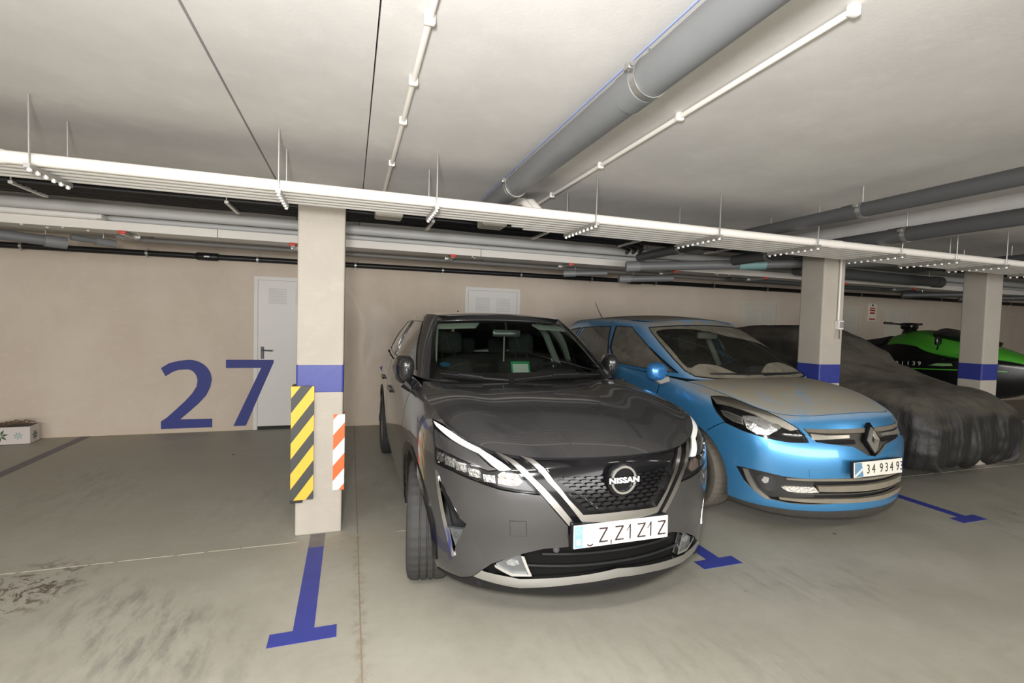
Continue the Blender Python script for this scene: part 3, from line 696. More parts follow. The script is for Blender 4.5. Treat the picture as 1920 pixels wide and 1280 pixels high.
def wheel_well(car, x, s_, y, z, r):
    v = []; n = 24
    for k in range(n+1):
        a = math.radians(-12+204*k/n)
        for yy in (y+.015, y-.30): v.append((x+r*math.cos(a), s_*yy, z+r*math.sin(a)))
    f = [(2*k, 2*k+1, 2*k+3, 2*k+2) for k in range(n)]
    return mk('wheel_well', v, f, LINER, car, True)
def arch_poly(S, xc, zc, r, ur, half=1., dx=1.):
    """wheel-arch outline found on the body side"""
    pts = []
    for a in np.linspace(math.pi*1.18, -math.pi*.18, 22): pts.append((xc+r*dx*math.cos(a), zc+r*math.sin(a)))
    pts = [p for p in pts if p[1] > .2]
    q = S.inv(np.array(pts), lambda P: P[..., [0, 2]], ur, (0, S.nv-1), 100)
    q = [tuple(p) for p in q]
    return [(q[0][0], -.6)]+q+[(q[-1][0], -.6)]
def headrest_seat(car, y, x, back_h, m, lean=.22):
    w = .25
    s = MB(); s.bbox((x-.25, y-w, .50), (x+.28, y+w, .66), .06); cushion = s.build('seat', m, car, True, 50)
    M_ = Matrix.Translation((x+.24, y, .60)) @ Matrix.Rotation(lean, 4, 'Y')
    b = MB(); b.bbox((-.06, -w, 0), (.09, w, back_h), .07, M_); b.build('backrest', m, cushion, True, 50)
    h = MB(); h.bbox((-.05, -.135, back_h+.04), (.06, .135, back_h+.25), .055, M_)
    h.tube([M_ @ Vector((0, -.06, back_h-.02)), M_ @ Vector((0, -.06, back_h+.08))], .007, 6); h.tube([M_ @ Vector((0, .06, back_h-.02)), M_ @ Vector((0, .06, back_h+.08))], .007, 6)
    h.build('headrest', m, cushion, True, 50)
def steering_wheel(car, x, y, z, r=.185):
    M_ = Matrix.Translation((x, y, z)) @ Matrix.Rotation(math.radians(-25), 4, 'Y')
    ring_ = [M_ @ Vector((0, r*math.cos(t), r*math.sin(t))) for t in np.linspace(0, 2*math.pi, 33)]
    mb = MB(); mb.tube(ring_, .016, 8, False)
    for a in (0, math.pi, -math.pi/2): mb.tube([M_ @ Vector((.02, 0, 0)), M_ @ Vector((0, r*math.cos(a), r*math.sin(a)))], .018, 6)
    mb.bbox((-.02, -.07, -.06), (.04, .07, .06), .02, M_)
    return mb.build('steering_wheel', BLACKP, car, True, 50)
def seg(a, b, n): return [(a[0]+(b[0]-a[0])*i/n, a[1]+(b[1]-a[1])*i/n) for i in range(n)]

# ---- plan outline (y, x) at mid height
N_NY=[0,.20,.40,.565,.70,.80,.865,.902,.915,.915,.912,.912,.915,.91,.87,.66,.0]
N_NX=[.012,.025,.085,.155,.245,.36,.50,.66,.90,1.35,2.1,2.95,3.65,4.1,4.36,4.5,4.54]
# top edge of the skirt (bonnet gap / belt)
N_NTZ=[.884,.884,.872,.878,.915,.958,.998,1.022,1.055,1.10,1.13,1.15,1.17,1.17,1.15,1.13,1.12]
N_NTY=[0,.20,.405,.56,.675,.75,.785,.80,.80,.785,.86,.865,.86,.84,.80,.6,0]
N_NTX=[.062,.085,.165,.262,.36,.455,.56,.70,.93,1.38,2.1,2.95,3.65,4.1,4.32,4.44,4.47]
#        z front, z side, dx, y-scale
N_ROW=[(.20,.235,.08,.95),(.25,.268,.03,.968),(.315,.34,.030,.98),(.44,.46,.040,.985),(.57,.60,.0,1.),(.70,.74,.004,1.),(.80,.87,.022,.998)]
def lerp(a,b,t): return a+(b-a)*t
def n_skirt():
    n=[]
    side=np.clip((np.array(N_NX)-.1)/.6,0,1); rear=np.clip((np.array(N_NX)-4.0)/.3,0,1)
    for zf,zs,dx,sy in N_ROW:
        r=[]
        for j in range(len(N_NY)):
            z=lerp(zf,zs,side[j]); d=dx*(1-side[j])
            if rear[j]>0: d=-dx*rear[j]
            r.append((N_NX[j]+d,N_NY[j]*sy,z))
        n.append(r)
    # shoulder row between side and top edge
    r=[];t=[]
    for j in range(len(N_NY)):
        tz,ty,tx=N_NTZ[j],N_NTY[j],N_NTX[j]
        pz=n[-1][j][2]
        hood=1 if .3<N_NX[j]<1.5 else 0
        zz=lerp(pz,tz,.72); 
        r.append((lerp(n[-1][j][0],tx,.42),lerp(n[-1][j][1],ty,.35),zz))
        t.append((tx,ty,tz))
    n.append(r);n.append(t)
    return Surf(n)
# bonnet: rows front->cowl, cols centre->gap
def n_hood():
    # front edge follows skirt top for columns 0..5, side edge follows cols 5..9
    front=[(N_NTX[j],N_NTY[j],N_NTZ[j]) for j in (0,1,2,3,4,5)]
    side=[(N_NTX[j],N_NTY[j],N_NTZ[j]) for j in (5,6,7,8,9)]
    cowl=[(1.19,0,1.115),(1.20,.20,1.115),(1.225,.40,1.113),(1.265,.56,1.113),(1.32,.69,1.11),(1.385,.78,1.10)]
    n=[]
    ts=[0,.07,.18,.34,.52,.72,.88,1.]
    for k,t in enumerate(ts):
        row=[]
        for j in range(6):
            f=np.array(front[j]);c=np.array(cowl[j])
            # side edge position at this t
            p=f+(c-f)*t
            # bulge
            yy=j/5
            b=.075*np.sin(np.pi*min(1,t**.8))*(1-.35*yy**2)
            if j==5: b=.018*np.sin(np.pi*t)
            if j==4: b=.055*np.sin(np.pi*t**.8)
            p[2]+=b
            p[1]+= (.055*np.sin(np.pi*t)) *yy**1.5
            # twin power creases: raise flanks a touch
            if j==3: p[2]+=.020*np.sin(np.pi*t)
            if j==2: p[2]-=.006*np.sin(np.pi*t)
            row.append(tuple(p))
        n.append(row)
    return Surf(n)
def n_greenhouse():
    by=[0,.22,.44,.62,.735,.80,.835,.85,.852,.85,.83,.74,.5,0]
    bx=[1.185,1.195,1.235,1.31,1.40,1.52,1.78,2.2,2.7,3.3,3.85,4.22,4.36,4.4]
    bz=[1.105,1.105,1.105,1.11,1.115,1.12,1.13,1.14,1.15,1.16,1.18,1.18,1.16,1.15]
    ty=[0,.20,.40,.53,.585,.615,.635,.645,.645,.635,.60,.52,.35,0]
    tx=[1.955,1.965,1.99,2.03,2.075,2.13,2.25,2.5,2.85,3.3,3.75,4.0,4.1,4.13]
    tz=[1.572,1.57,1.562,1.552,1.55,1.552,1.558,1.572,1.578,1.57,1.545,1.53,1.525,1.525]
    n=[]
    for t in (0,.18,.4,.62,.82,1.):
        r=[]
        for j in range(len(by)):
            b=np.array((bx[j],by[j],bz[j]));q=np.array((tx[j],ty[j],tz[j])); p=b+(q-b)*t
            bul=np.sin(np.pi*t)
            if j<5: p[0]-=.02*bul; p[2]+=.012*bul
            else: p[1]+=.03*bul
            r.append(tuple(p))
        n.append(r)
    # roll-over on to roof
    r=[]
    for j in range(len(by)):
        p=np.array((tx[j],ty[j],tz[j])); p[1]*=.93; p[2]+=.028
        if j<5: p[0]+=.05
        if j>10: p[0]-=.05
        r.append(tuple(p))
    n.append(r)
    return Surf(n)
def n_roof():
    xs=[2.005,2.06,2.2,2.5,2.9,3.3,3.7,3.95,4.08]
    zc=[1.602,1.610,1.622,1.635,1.638,1.628,1.60,1.57,1.553]
    ze=[1.580,1.582,1.588,1.60,1.604,1.598,1.573,1.555,1.55]
    w=[.50,.545,.585,.598,.60,.59,.56,.50,.40]
    n=[]
    for i in range(len(xs)):
        n.append([(xs[i],w[i]*f,zc[i]+(ze[i]-zc[i])*f**2.2) for f in (0,.3,.6,.85,1.)])
    return Surf(n)

# ------------------------------------------------------------------ grey crossover
GREY = mat('gunmetal_paint', (.095, .094, .099), .27, .70, coat=1., var=.03)
NG = glass('green_glass', (.80, .92, .84), .85); FRIT = mat('glass_frit', (.006, .006, .006), .15, coat=.5)
SGL = glass('side_glass', (.45, .5, .47), 1.6)
nis = empty('car', (1.262, 2.0, 0), math.pi/2, label='dark grey crossover car parked beside the striped pillar', cat='car')
S, HD, G, RF = n_skirt(), n_hood(), n_greenhouse(), n_roof()
B = {k: [tuple(p) for p in v] for k, v in BK.items()}
def clampv(poly, lo, hi): return [(u, min(max(v, lo), hi)) for u, v in poly]
unit = clampv(B['n_unit'], 0, 7.93); drl = clampv(B['n_drl'], 0, 7.9); head = B['n_head']; insert = clampv(B['n_insert'], 0, 7.9)
vb = clampv(B['n_vband'][:-1], 0, 7.98); vband = [(0, 7.98)]+vb+[(0, vb[-1][1]+.05)]; vband[1] = (3.05, 7.98); vband[2] = (2.95, 7.9)
intake_top = B['n_intake'][:6]; intake_bot = [(0, 2.0)]+[B['n_intake'][i] for i in (8, 9, 10, 11)]
intake = [(0, 3.2)]+intake_top[::-1]+intake_bot[:0:-1]+[(0, 2.0)]
vent = B['n_vent']
a_f = arch_poly(S, .90, .345, .405, (6, 10.5)); a_r = arch_poly(S, 3.70, .345, .40, (10.5, 15))
holes_front = [unit, mir(unit), both(vband), both(intake), vent, mir(vent), a_f, mir(a_f)]
V1 = 7.985
front = panel('front_body', S, [(-8.98, 0), (8.98, 0), (8.98, V1), (-8.98, V1)], GREY, nis, holes_front, 0, .014, .22)
for s_ in (1, -1):
    f_ = (lambda p: p) if s_ > 0 else mir
    panel('door', S, f_([(9.02, .4), (10.98, .4), (10.98, V1), (9.02, V1)]), GREY, nis, [], 0, .012, .25)
    panel('door', S, f_([(11.02, .4), (12.2, .4), (12.2, V1), (11.02, V1)]), GREY, nis, [f_(a_r)], 0, .012, .25)
    panel('sill', S, f_([(9.02, 0), (12.2, 0), (12.2, .36), (9.02, .36)]), BLACKP, nis, [f_(a_r)], 0, .012, .25)
    # cladding round the wheel openings
    for ap in (a_f, a_r):
        inner = f_(ap); core = [p for p in ap[1:-1] if p[1] > .35]; cx_ = sum(p[0] for p in core)/len(core)
        out_ = [(cx_+(p[0]-cx_)*1.16, p[1]*1.0+.30*max(0, min(1, (p[1]-.0)/3))) for p in core]
        poly = out_+core[::-1]
        panel('arch_moulding', S, f_(poly), BLACKG if ap is a_f else BLACKP, nis, [], .006, .016, .3)
panel('rear_body', S, [(12.24, 0), (16, 0), (16, V1), (12.24, V1)], GREY, nis, [a_r], 0, .012, .3)
panel('rear_body', S, mir([(12.24, 0), (16, 0), (16, V1), (12.24, V1)]), GREY, nis, [mir(a_r)], 0, .012, .3)
panel('inner_liner', S, [(-5.9, .3), (5.9, .3), (5.9, 7.9), (-5.9, 7.9)], LINER, nis, [], -.05, 0, .4)
bonnet = panel('bonnet', HD, [(-4.96, .03), (4.96, .03), (4.96, 6.95), (-4.96, 6.95)], GREY, nis, [], .004, .02, .2)
# head lamps
for s_ in (1, -1):
    f_ = (lambda p: p) if s_ > 0 else mir
    hl = panel('headlamp', S, f_(ring(unit, .03)), BLACKG, nis, [], -.016, .01, .2)
    panel('painted_insert', S, f_(insert), GREY, hl, [], -.004, .012, .2)
    panel('daytime_strip', S, f_(ring(drl, .02)), mat('drl_white', (.86, .86, .84), .25, coat=.4), hl, [], -.003, .012, .15)
    low = ring(head, .03)
    panel('lamp_bowl', S, f_(low), mat('lamp_bowl_dark', (.05, .05, .052), .2, .6), hl, [], -.011, .0, .2)
    # five projector blocks and the indicator
    bl = [(5.45, 6.02, .17, .19), (4.93, 6.02, .21, .20), (4.42, 5.97, .21, .20), (3.92, 5.85, .21, .19), (3.42, 5.72, .2, .17)]
    for (u, v, du, dv) in bl:
        panel('projector', S, f_([(u-du, v-dv), (u+du*.8, v-dv*1.05), (u+du, v+dv), (u-du*.8, v+dv*1.05)]), CRYST, hl, [], .002, .014, .1)
    panel('indicator', S, f_([(3.15, 5.55), (2.62, 5.50), (2.45, 5.75), (2.65, 6.15), (3.0, 6.2), (3.15, 6.0)]), mat('indicator_clear', (.46, .37, .32), .22, .6, bump=.9, bscale=45), hl, [], .001, .012, .12)
    panel('lens_cover', S, f_(head), LENS, hl, [], .0035, .006, .2)
# grille
gr = panel('grille', S, both(vband), BLACKG, nis, [], -.018, .01, .2)
vout = [(u, min(v, 7.93)) for u, v in B['n_vout'][:-1]]; vin = [(u, min(v, 7.93)) for u, v in B['n_vin'][:-1]]
vo = [vout[0], ((vout[1][0]+vout[2][0])/2, vout[1][1]-.02), vout[3], vout[4]]
outl = vo+[(0, 4.17)]; innl = vin+[(0, 4.50)]
chev = outl+[(-u, v) for u, v in outl[-2::-1]]+[(-u, v) for u, v in innl[:-1]]+innl[::-1]
panel('chrome_chevron', S, chev, SATIN, gr, [], .012, .03, .12, edge=.08)
st = clampv(B['n_strip'], 0, 7.9)
for s_ in (1, -1): panel('chrome_blade', S, st if s_ > 0 else mir(st), SATIN, gr, [], .006, .022, .15)
# upper gloss field and the rows of mesh scales below it
gt = [p for p in B['n_grtop']]
def v_in(u):      # lower limit of the opening at |u|
    pts = sorted(vin+[(0, 4.50)]); u = abs(u)
    for a, b in zip(pts[:-1], pts[1:]):
        if a[0] <= u <= b[0]: return a[1]+(b[1]-a[1])*(u-a[0])/max(b[0]-a[0], 1e-6)
    return 9
panel('gloss_field', S, both([(0, 7.9), (2.02, 7.75), (1.72, 6.22), (0, 6.22)]), BLACKG, gr, [], -.010, .008, .2)
MESHM = mat('grille_scale', (.008, .008, .009), .14, spec=.5); row = 0
vv = 6.06
while vv > 4.62:
    uu = -1.62+(.13 if row % 2 else 0)
    while uu < 1.66:
        if v_in(uu-.11)+.03 < vv-.09 and v_in(uu+.11)+.03 < vv-.09 and math.hypot(uu, (vv-5.75)*.9) > .42:
            panel('mesh_scale', S, [(uu-.105, vv-.02), (uu-.06, vv-.085), (uu+.06, vv-.085), (uu+.105, vv-.02), (uu+.07, vv+.045), (uu-.07, vv+.045)], MESHM, gr, [], -.002, .012, .3, edge=.3)
        uu += .27
    vv -= .175; row += 1
# badge
bp, bn = on(S, 0, 5.88, .02)
FB = frame(bp, (0, -1, 0), (0, 0, 1))
bd = MB().lathe([(.072, -.004), (.072, .006), (.069, .010), (.059, .010), (.056, .006), (.056, -.004)], 'z', 40, closed=True)
o = bd.build('badge', CHROME, nis, True, 40); o.data.transform(FB)
o2 = MB().lathe([(0, -.012), (.088, -.012), (.084, .0), (.0, .001)], 'z', 40).build('badge_disc', BLACKG, o, True, 40); o2.data.transform(FB)
MB().bbox((-.076, -.0155, .004), (.076, .0155, .0105), .002, FB).build('badge_bar', mat('badge_bar_dark', (.045, .045, .048), .3, .5), o)
text_poly('NISSAN', .036, .0022, FB @ Matrix.Translation((0, 0, .012)) @ Matrix.Scale(1.32, 4, (1, 0, 0)), 'badge_lettering', mat('letter_white', (.9, .9, .9), .4), o, space=1.05, bold=.0012)
# bumper details
for s_ in (1, -1):
    f_ = (lambda p: p) if s_ > 0 else mir
    vt = panel('air_curtain', S, f_(ring(vent, .02)), BLACKP, nis, [], -.03, .0, .2)
    panel('curtain_chrome', S, f_(B['n_ventchrome']), CHROME, vt, [], .006, .03, .15)
    panel('curtain_hook', S, f_(B['n_venthook']), BLACKG, vt, [], .002, .03, .15)
    panel('curtain_foot', S, f_(B['n_ventgrey']), mat('foot_grey', (.085, .092, .097), .5), vt, [], -.006, .02, .15)
    p_, n_ = on(S, 4.62*s_, 3.08, .0); FF = Matrix.Translation(p_) @ n_.to_track_quat('Z', 'Y').to_matrix().to_4x4()
    q = MB().lathe([(0, .002), (.009, .002), (.013, -.001), (.013, -.008)], 'z', 14).build('parking_sensor', mat('sensor_grey', (.06, .06, .065), .4), vt, True); q.data.transform(FF)
lw = panel('lower_intake', S, both(intake), mat('intake_black', (.005, .005, .005), .7, spec=.1), nis, [], -.03, .0, .2)
for vv in (2.30, 2.78):
    um = 2.3 if vv < 2.6 else 1.9
    strip_tube(S, [(u, vv+.02*math.cos(u)) for u in np.linspace(-um, um, 17)], .007, -.016, 'intake_slat', BLACKP, lw)
for s_ in (1, -1):
    f_ = (lambda p: p) if s_ > 0 else mir
    fg = panel('fog_bezel', S, f_(B['n_fog']), mat('bezel_grey', (.10, .105, .105), .4), lw, [], -.012, .015, .15)
    panel('bezel_chrome', S, f_(B['n_foga']), CHROME, fg, [], .006, .02, .12) if False else None
    panel('bezel_chrome', S, f_(B['n_foga']), CHROME, lw, [], .006, .022, .12)
    panel('bezel_chrome', S, f_(B['n_fogb']), CHROME, lw, [], .006, .022, .12)
    panel('fog_lamp', S, f_(B['n_lamp']), mat('fog_clear', (.34, .35, .36), .25, .6, bump=.5, bscale=70), lw, [], -.004, .012, .1)
    p_, n_ = on(S, 1.56*s_, 2.98, -.008); FF = Matrix.Translation(p_) @ n_.to_track_quat('Z', 'Y').to_matrix().to_4x4()
    q = MB().lathe([(0, .006), (.010, .006), (.016, .0), (.017, -.02)], 'z', 14).build('parking_sensor', MATS['sensor_grey'], lw, True); q.data.transform(FF)
lipb = B['n_lip']
lip = [(0, 2.12)]+[lipb[3], lipb[2], lipb[1], lipb[0]]+[lipb[9], (lipb[8][0], lipb[8][1]), (lipb[7][0], max(lipb[7][1], .55)), (lipb[6][0], lipb[6][1])]+[(0, 1.62)]
lip_o = panel('chrome_lip', S, both(lip), mat('lip_chrome', (.66, .66, .67), .2, 1.), nis, [], .010, .024, .15)
und = [(0, 1.55), (lipb[6][0], lipb[6][1]-.06), (lipb[7][0], max(lipb[7][1], .55)-.08), (lipb[8][0], lipb[8][1]-.08), (lipb[9][0], lipb[9][1]-.06), (4.5, .62), (5.1, .42), (5.75, .2), (5.8, 0), (0, 0)]
panel('lower_valance', S, both(und), BLACKP, nis, [], .005, .012, .2)
tow = B['n_tow']
panel('tow_eye_seam', S, ring(tow, -.03), GAP, nis, [], .0006, .001, .2)
panel('tow_eye_cover', S, ring(tow, .0), GREY, nis, [], .0018, .002, .2)
# number plate
pl = MB().bbox((-.26, -.055, 0), (.26, .055, .008), .004)
FP = frame((.006, .0, .522), (0, -1, 0), (.03, 0, 1))
PLM = Matrix.Translation((.006, 0, .013)) @ FP
plo = pl.build('number_plate', PLATEW, nis); plo.data.transform(PLM)
MB().bbox((-.263, -.060, -.03), (.263, .058, -.001), .006, PLM).build('plate_holder', BLACKP, nis)
MB().box((-.256, -.051, .008), (-.215, .051, .0092), PLM).build('country_band', PLATEB, plo)
MB().box((-.246, -.038, .0092), (-.226, -.010, .0096), PLM).build('country_letter', PLATEW, plo)
st_ = MB()
for k in range(10):
    a = 2*math.pi*k/10; st_.box((-.236+.012*math.cos(a)-.0018, .025+.012*math.sin(a)-.0018, .0092), (-.236+.012*math.cos(a)+.0018, .025+.012*math.sin(a)+.0018, .0096), PLM)
st_.build('country_stars', mat('star_pale', (.62, .70, .72), .5), plo)
for (a0, a1, b0, b1) in ((-.195, -.10, .02, .05), (-.085, -.03, -.03, .035), (.0, .03, -.03, .02), (.10, .14, -.03, .02)):
    MB().prism(smooth_poly([(a0, b0), (a1, b0), (a1, b1), (a0, b1)], 5), .0081, .0087, PLM).build('plate_smudge', SMUDGE, plo)
def plate_figure(poly, x, y, M_, m, parent): MB().prism([(a+x, b+y) for a, b in poly], .009, .0098, M_).build('plate_character', m, parent)
FIG_Z = [(-.023, .035), (.023, .035), (.023, .028), (-.013, -.028), (.024, -.028), (.024, -.035), (-.023, -.035), (-.023, -.028), (.013, .028), (-.023, .028)]
FIG_1 = [(.004, .036), (.010, .036), (.010, -.035), (.003, -.035), (.003, .024), (-.012, .012), (-.012, .004)]
for t_, x_ in ((FIG_Z, -.105), (FIG_Z, -.018), (FIG_1, .035), (FIG_Z, .105), (FIG_1, .152), (FIG_Z, .222)): plate_figure(t_, x_, -.002, PLM, INK, plo)
MB().box((-.066, -.05, .009), (-.060, -.03, .0097), PLM).build('plate_character', INK, plo)
q = MB().tube([PLM @ Vector((-.175+.016*math.cos(t), -.034+.012*math.sin(t), .009)) for t in np.linspace(math.pi*1.1, math.pi*1.9, 7)], .003, 5); q.build('plate_character', INK, plo)
# bonnet gap to windscreen, wipers, cowl
panel('cowl_panel', HD, [(-4.9, 6.75), (4.9, 6.75), (4.9, 7), (-4.9, 7)], BLACKP, nis, [], -.02, .0, .4)
VT = 4.80
wl = [(4.05, .08), (4.08, 1.6), (4.15, 2.9), (4.25, 4.0), (4.2, VT)]
ws = [(0, .02)]+wl+[(0, VT+.05)]
clear = [(0, .78), (2.4, .70), (3.45, .85), (3.74, 1.5), (3.84, 2.7), (3.84, 4.2), (3.7, 4.60), (0, 4.62)]
wsf = both(ws)
holes_g = [wsf]
sw1 = [(5.15, .55), (8.15, .40), (7.95, 4.35), (6.3, 4.45), (5.75, 3.4)]; sw2 = [(8.42, .40), (10.1, .55), (9.9, 4.2), (8.25, 4.35)]; sw3 = [(10.3, .7), (11.0, 1.3), (10.6, 3.7), (10.12, 4.1)]
sides = [sw1, sw2, sw3]
panel('cabin_frame', G, [(-13, 0), (13, 0), (13, 6), (-13, 6)], GREY, nis, holes_g+sides+[mir(s) for s in sides], 0, .012, .25)
panel('windscreen', G, wsf, FRIT, nis, [], -.003, .006, .3, regions=[(both(clear), NG)])
for s in sides:
    for q in (s, mir(s)):
        panel('side_window', G, ring(q, -.0), SGL, nis, [], -.004, .004, .4)
        panel('window_trim', G, ring(q, -.09), BLACKG, nis, [q], .004, .010, .4)
panel('roof', RF, [(-4, 0), (4, 0), (4, 8), (-4, 8)], GREY, nis, [], -.003, .004, .3)
MB().tube([(3.85, 0, 1.575), (3.93, 0, 1.66)], [.03, .008], 8).build('aerial', BLACKP, nis, True)
for pts in ([(3.35, .40), (2.6, .36), (1.75, .22), (.95, .10)], [(.75, .13), (-.6, .38), (-1.6, .40), (-2.7, .30)]):
    wp = [on(G, u, v, .020)[0] for u, v in pts]
    w_ = MB().tube(wp, [.006, .010, .011, .008], 6); w_.tube([wp[1]+Vector((-.012, 0, .008)), wp[2]+Vector((-.014, 0, .008))], .010, 6)
    w_.build('wiper', BLACKP, nis, True)
# folded mirrors
for s_ in (1, -1):
    M_ = Matrix.Translation((1.52, .905, 1.18) if s_ > 0 else (1.66, -.845, 1.19)) @ Matrix.Rotation(s_*math.radians(14), 4, 'Z') @ Matrix.Rotation(math.radians(-8), 4, 'Y')
    bm = bmesh.new(); bmesh.ops.create_icosphere(bm, subdivisions=4, radius=1.)
    for v_ in bm.verts:
        c = v_.co; e = .72
        sg = lambda t: math.copysign(abs(t)**e, t)
        v_.co = Vector((sg(c.x)*.125, sg(c.y)*(.062-.02*max(0, -c.z)), sg(c.z)*(.105-.03*max(0, c.x)) - .02*c.x))
    bm.transform(M_); me = bpy.data.meshes.new('door_mirror'); bm.to_mesh(me); bm.free()
    for p_ in me.polygons: p_.use_smooth = True
    mo = link('door_mirror', me, mat('mirror_cap_black', (.03, .03, .031), .22, .4, coat=.8), nis)
    MB().tube([(1.46, s_*(.90 if s_ > 0 else .86), 1.085), (1.45, s_*.86, 1.05), (1.48, s_*.83, 1.10)], [.035, .035, .03], 8).build('mirror_foot', BLACKP, mo, True)
# door handles
for s_ in (1, -1):
    for u in (10.75, 12.05):
        a_, n1 = on(S, u*s_, 6.1, .012); b_, _ = on(S, (u-.22)*s_, 6.1, .02); c_, _ = on(S, (u-.42)*s_, 6.08, .012)
        MB().tube([a_, b_, c_], .013, 8).build('door_handle', BLACKG, nis, True)
# wheels
wsrc = make_wheel(nis, .90, .80, .345, .225, .232, 5, RUBBER, ALLOY, None, math.radians(-9))
for x_, y_, a_ in ((.90, -.80, math.radians(-9)), (3.70, .80, 0), (3.70, -.80, 0)): make_wheel(nis, x_, y_, .345, .225, .232, 5, RUBBER, ALLOY, wsrc, a_)
for x_ in (.90, 3.70):
    for s_ in (1, -1): wheel_well(nis, x_, s_, .80, .345, .385)
# under tray, cabin
MB().bbox((.25, -.66, .22), (4.3, .66, .30), .02).build('under_tray', LINER, nis)
MB().bbox((1.10, -.74, .34), (1.50, .74, 1.02), .03).build('bulkhead', LINER, nis)
dd = MB(); dd.bbox((1.36, -.70, .80), (1.78, .70, 1.13), .05); dd.bbox((1.62, -.54, 1.10), (1.80, -.18, 1.165), .03); dd.build('dashboard', mat('dash_black', (.015, .015, .016), .6), nis, True, 50)
steering_wheel(nis, 1.86, -.36, 1.03)
for y_ in (.37, -.37): headrest_seat(nis, y_, 2.20, .60, SEAT)
rb = MB(); rb.bbox((2.95, -.62, .48), (3.45, .62, .64), .06); rbo = rb.build('rear_bench', SEAT, nis, True, 50)
q = MB(); q.bbox((3.42, -.62, .6), (3.56, .62, 1.16), .05); [q.bbox((3.45, y_-.12, 1.17), (3.54, y_+.12, 1.34), .04) for y_ in (-.4, 0, .4)]; q.build('rear_backrest', SEAT, rbo, True, 50)
box('rear_bulkhead', (3.9, -.7, .4), (3.95, .7, 1.1), LINER, nis); box('cabin_floor', (1.4, -.72, .36), (3.95, .72, .42), LINER, nis)
panel('headlining', RF, [(-3.9, .1), (3.9, .1), (3.9, 7.9), (-3.9, 7.9)], mat('headlining_dark', (.05, .05, .05), .9), nis, [], -.035, 0, .5)
for s_ in (1, -1):
    f_ = (lambda p: p) if s_ > 0 else mir
    panel('pillar_trim', G, f_([(4.1, .9), (3.72, 1.4), (3.74, 2.8), (3.72, 4.1), (3.55, 4.75), (4.3, 4.75), (4.4, 3), (4.3, 1.5)]), TRIM, nis, [], -.03, .0, .3)
    panel('sun_visor', G, f_([(1.4, 4.32), (3.75, 4.28), (3.75, 4.78), (1.2, 4.78)]), TRIM, nis, [], -.025, .015, .3)
    MB().tube([(2.62, s_*.80, 1.10), (2.72, s_*.70, 1.40), (2.78, s_*.62, 1.55)], .035, 8).build('centre_pillar_trim', TRIM if s_ < 0 else SEAT, nis, True)
mm = MB().bbox((-.02, -.125, -.032), (.02, .125, .032), .015, Matrix.Translation((1.93, 0, 1.44)))
mm.tube([(1.93, 0, 1.46), (1.98, 0, 1.55)], .010, 6); mmo = mm.build('rear_view_mirror', mat('mirror_grey', (.30, .31, .31), .15, .6), nis, True, 40)
MB().tube([(1.925, .02, 1.41), (1.925, .02, 1.20)], .006, 6).build('hanging_cord', mat('cord_white', (.7, .7, .68), .6), nis)
# stickers on the windscreen and a card on the dash
for (u, v, du, dv, m_) in ((3.18, 1.22, .30, .14, mat('sticker_blue', (.02, .10, .22), .5)), (-3.45, 1.02, .14, .10, mat('sticker_lilac', (.30, .27, .50), .5))):
    panel('sticker', G, [(u+du*math.cos(t), v+dv*math.sin(t)) for t in np.linspace(0, 2*math.pi, 20)[:-1]], m_, nis, [], -.006, .001, .3)
pc = MB().bbox((-.078, -.004, 0), (.078, .004, .105), .002)
pco = pc.build('permit_card', mat('card_green', (.02, .42, .16), .5)); pco.location = (1.275, 3.56, 1.131); pco.rotation_euler = (math.radians(-24), 0, 0)
tag(pco, 'green-edged paper permit on the grey car dashboard', 'card')
MB().box((-.064, -.0048, .006), (.064, -.004, .082)).build('printed_sheet', mat('card_white', (.80, .84, .80), .6), pco)

R_NY=[0,.20,.42,.60,.73,.82,.875,.905,.918,.918,.918,.915,.905,.86,.65,0]
R_NX=[.0,.018,.075,.155,.26,.39,.55,.75,.95,1.4,2.2,3.0,3.65,4.1,4.3,4.34]
R_NTZ=[.912,.908,.888,.885,.905,.935,.965,.995,1.025,1.06,1.09,1.11,1.12,1.12,1.1,1.09]
R_NTY=[0,.20,.42,.57,.66,.705,.725,.735,.74,.80,.865,.865,.85,.81,.6,0]
R_NTX=[.15,.165,.215,.30,.40,.51,.65,.82,1.0,1.4,2.2,3.0,3.65,4.08,4.26,4.3]
R_ROW=[(.15,.19,.05,.94),(.20,.245,.02,.965),(.28,.32,.012,.975),(.40,.44,.022,.99),(.52,.57,.008,1.),(.63,.70,.012,1.),(.73,.81,.04,.99),(.80,.88,.075,.97)]
def lerp(a,b,t): return a+(b-a)*t
def r_skirt():
    n=[]; side=np.clip((np.array(R_NX)-.1)/.6,0,1); rear=np.clip((np.array(R_NX)-4.0)/.3,0,1)
    for zf,zs,dx,sy in R_ROW:
        r=[]
        for j in range(len(R_NY)):
            z=lerp(zf,zs,side[j]); d=dx*(1-side[j])
            if rear[j]>0: d=-dx*rear[j]
            r.append((R_NX[j]+d,R_NY[j]*sy,z))
        n.append(r)
    r=[];t=[]
    for j in range(len(R_NY)):
        tz,ty,tx=R_NTZ[j],R_NTY[j],R_NTX[j]; p=n[-1][j]
        r.append((lerp(p[0],tx,.45),lerp(p[1],ty,.42),lerp(p[2],tz,.66))); t.append((tx,ty,tz))
    n.append(r);n.append(t)
    return Surf(n)
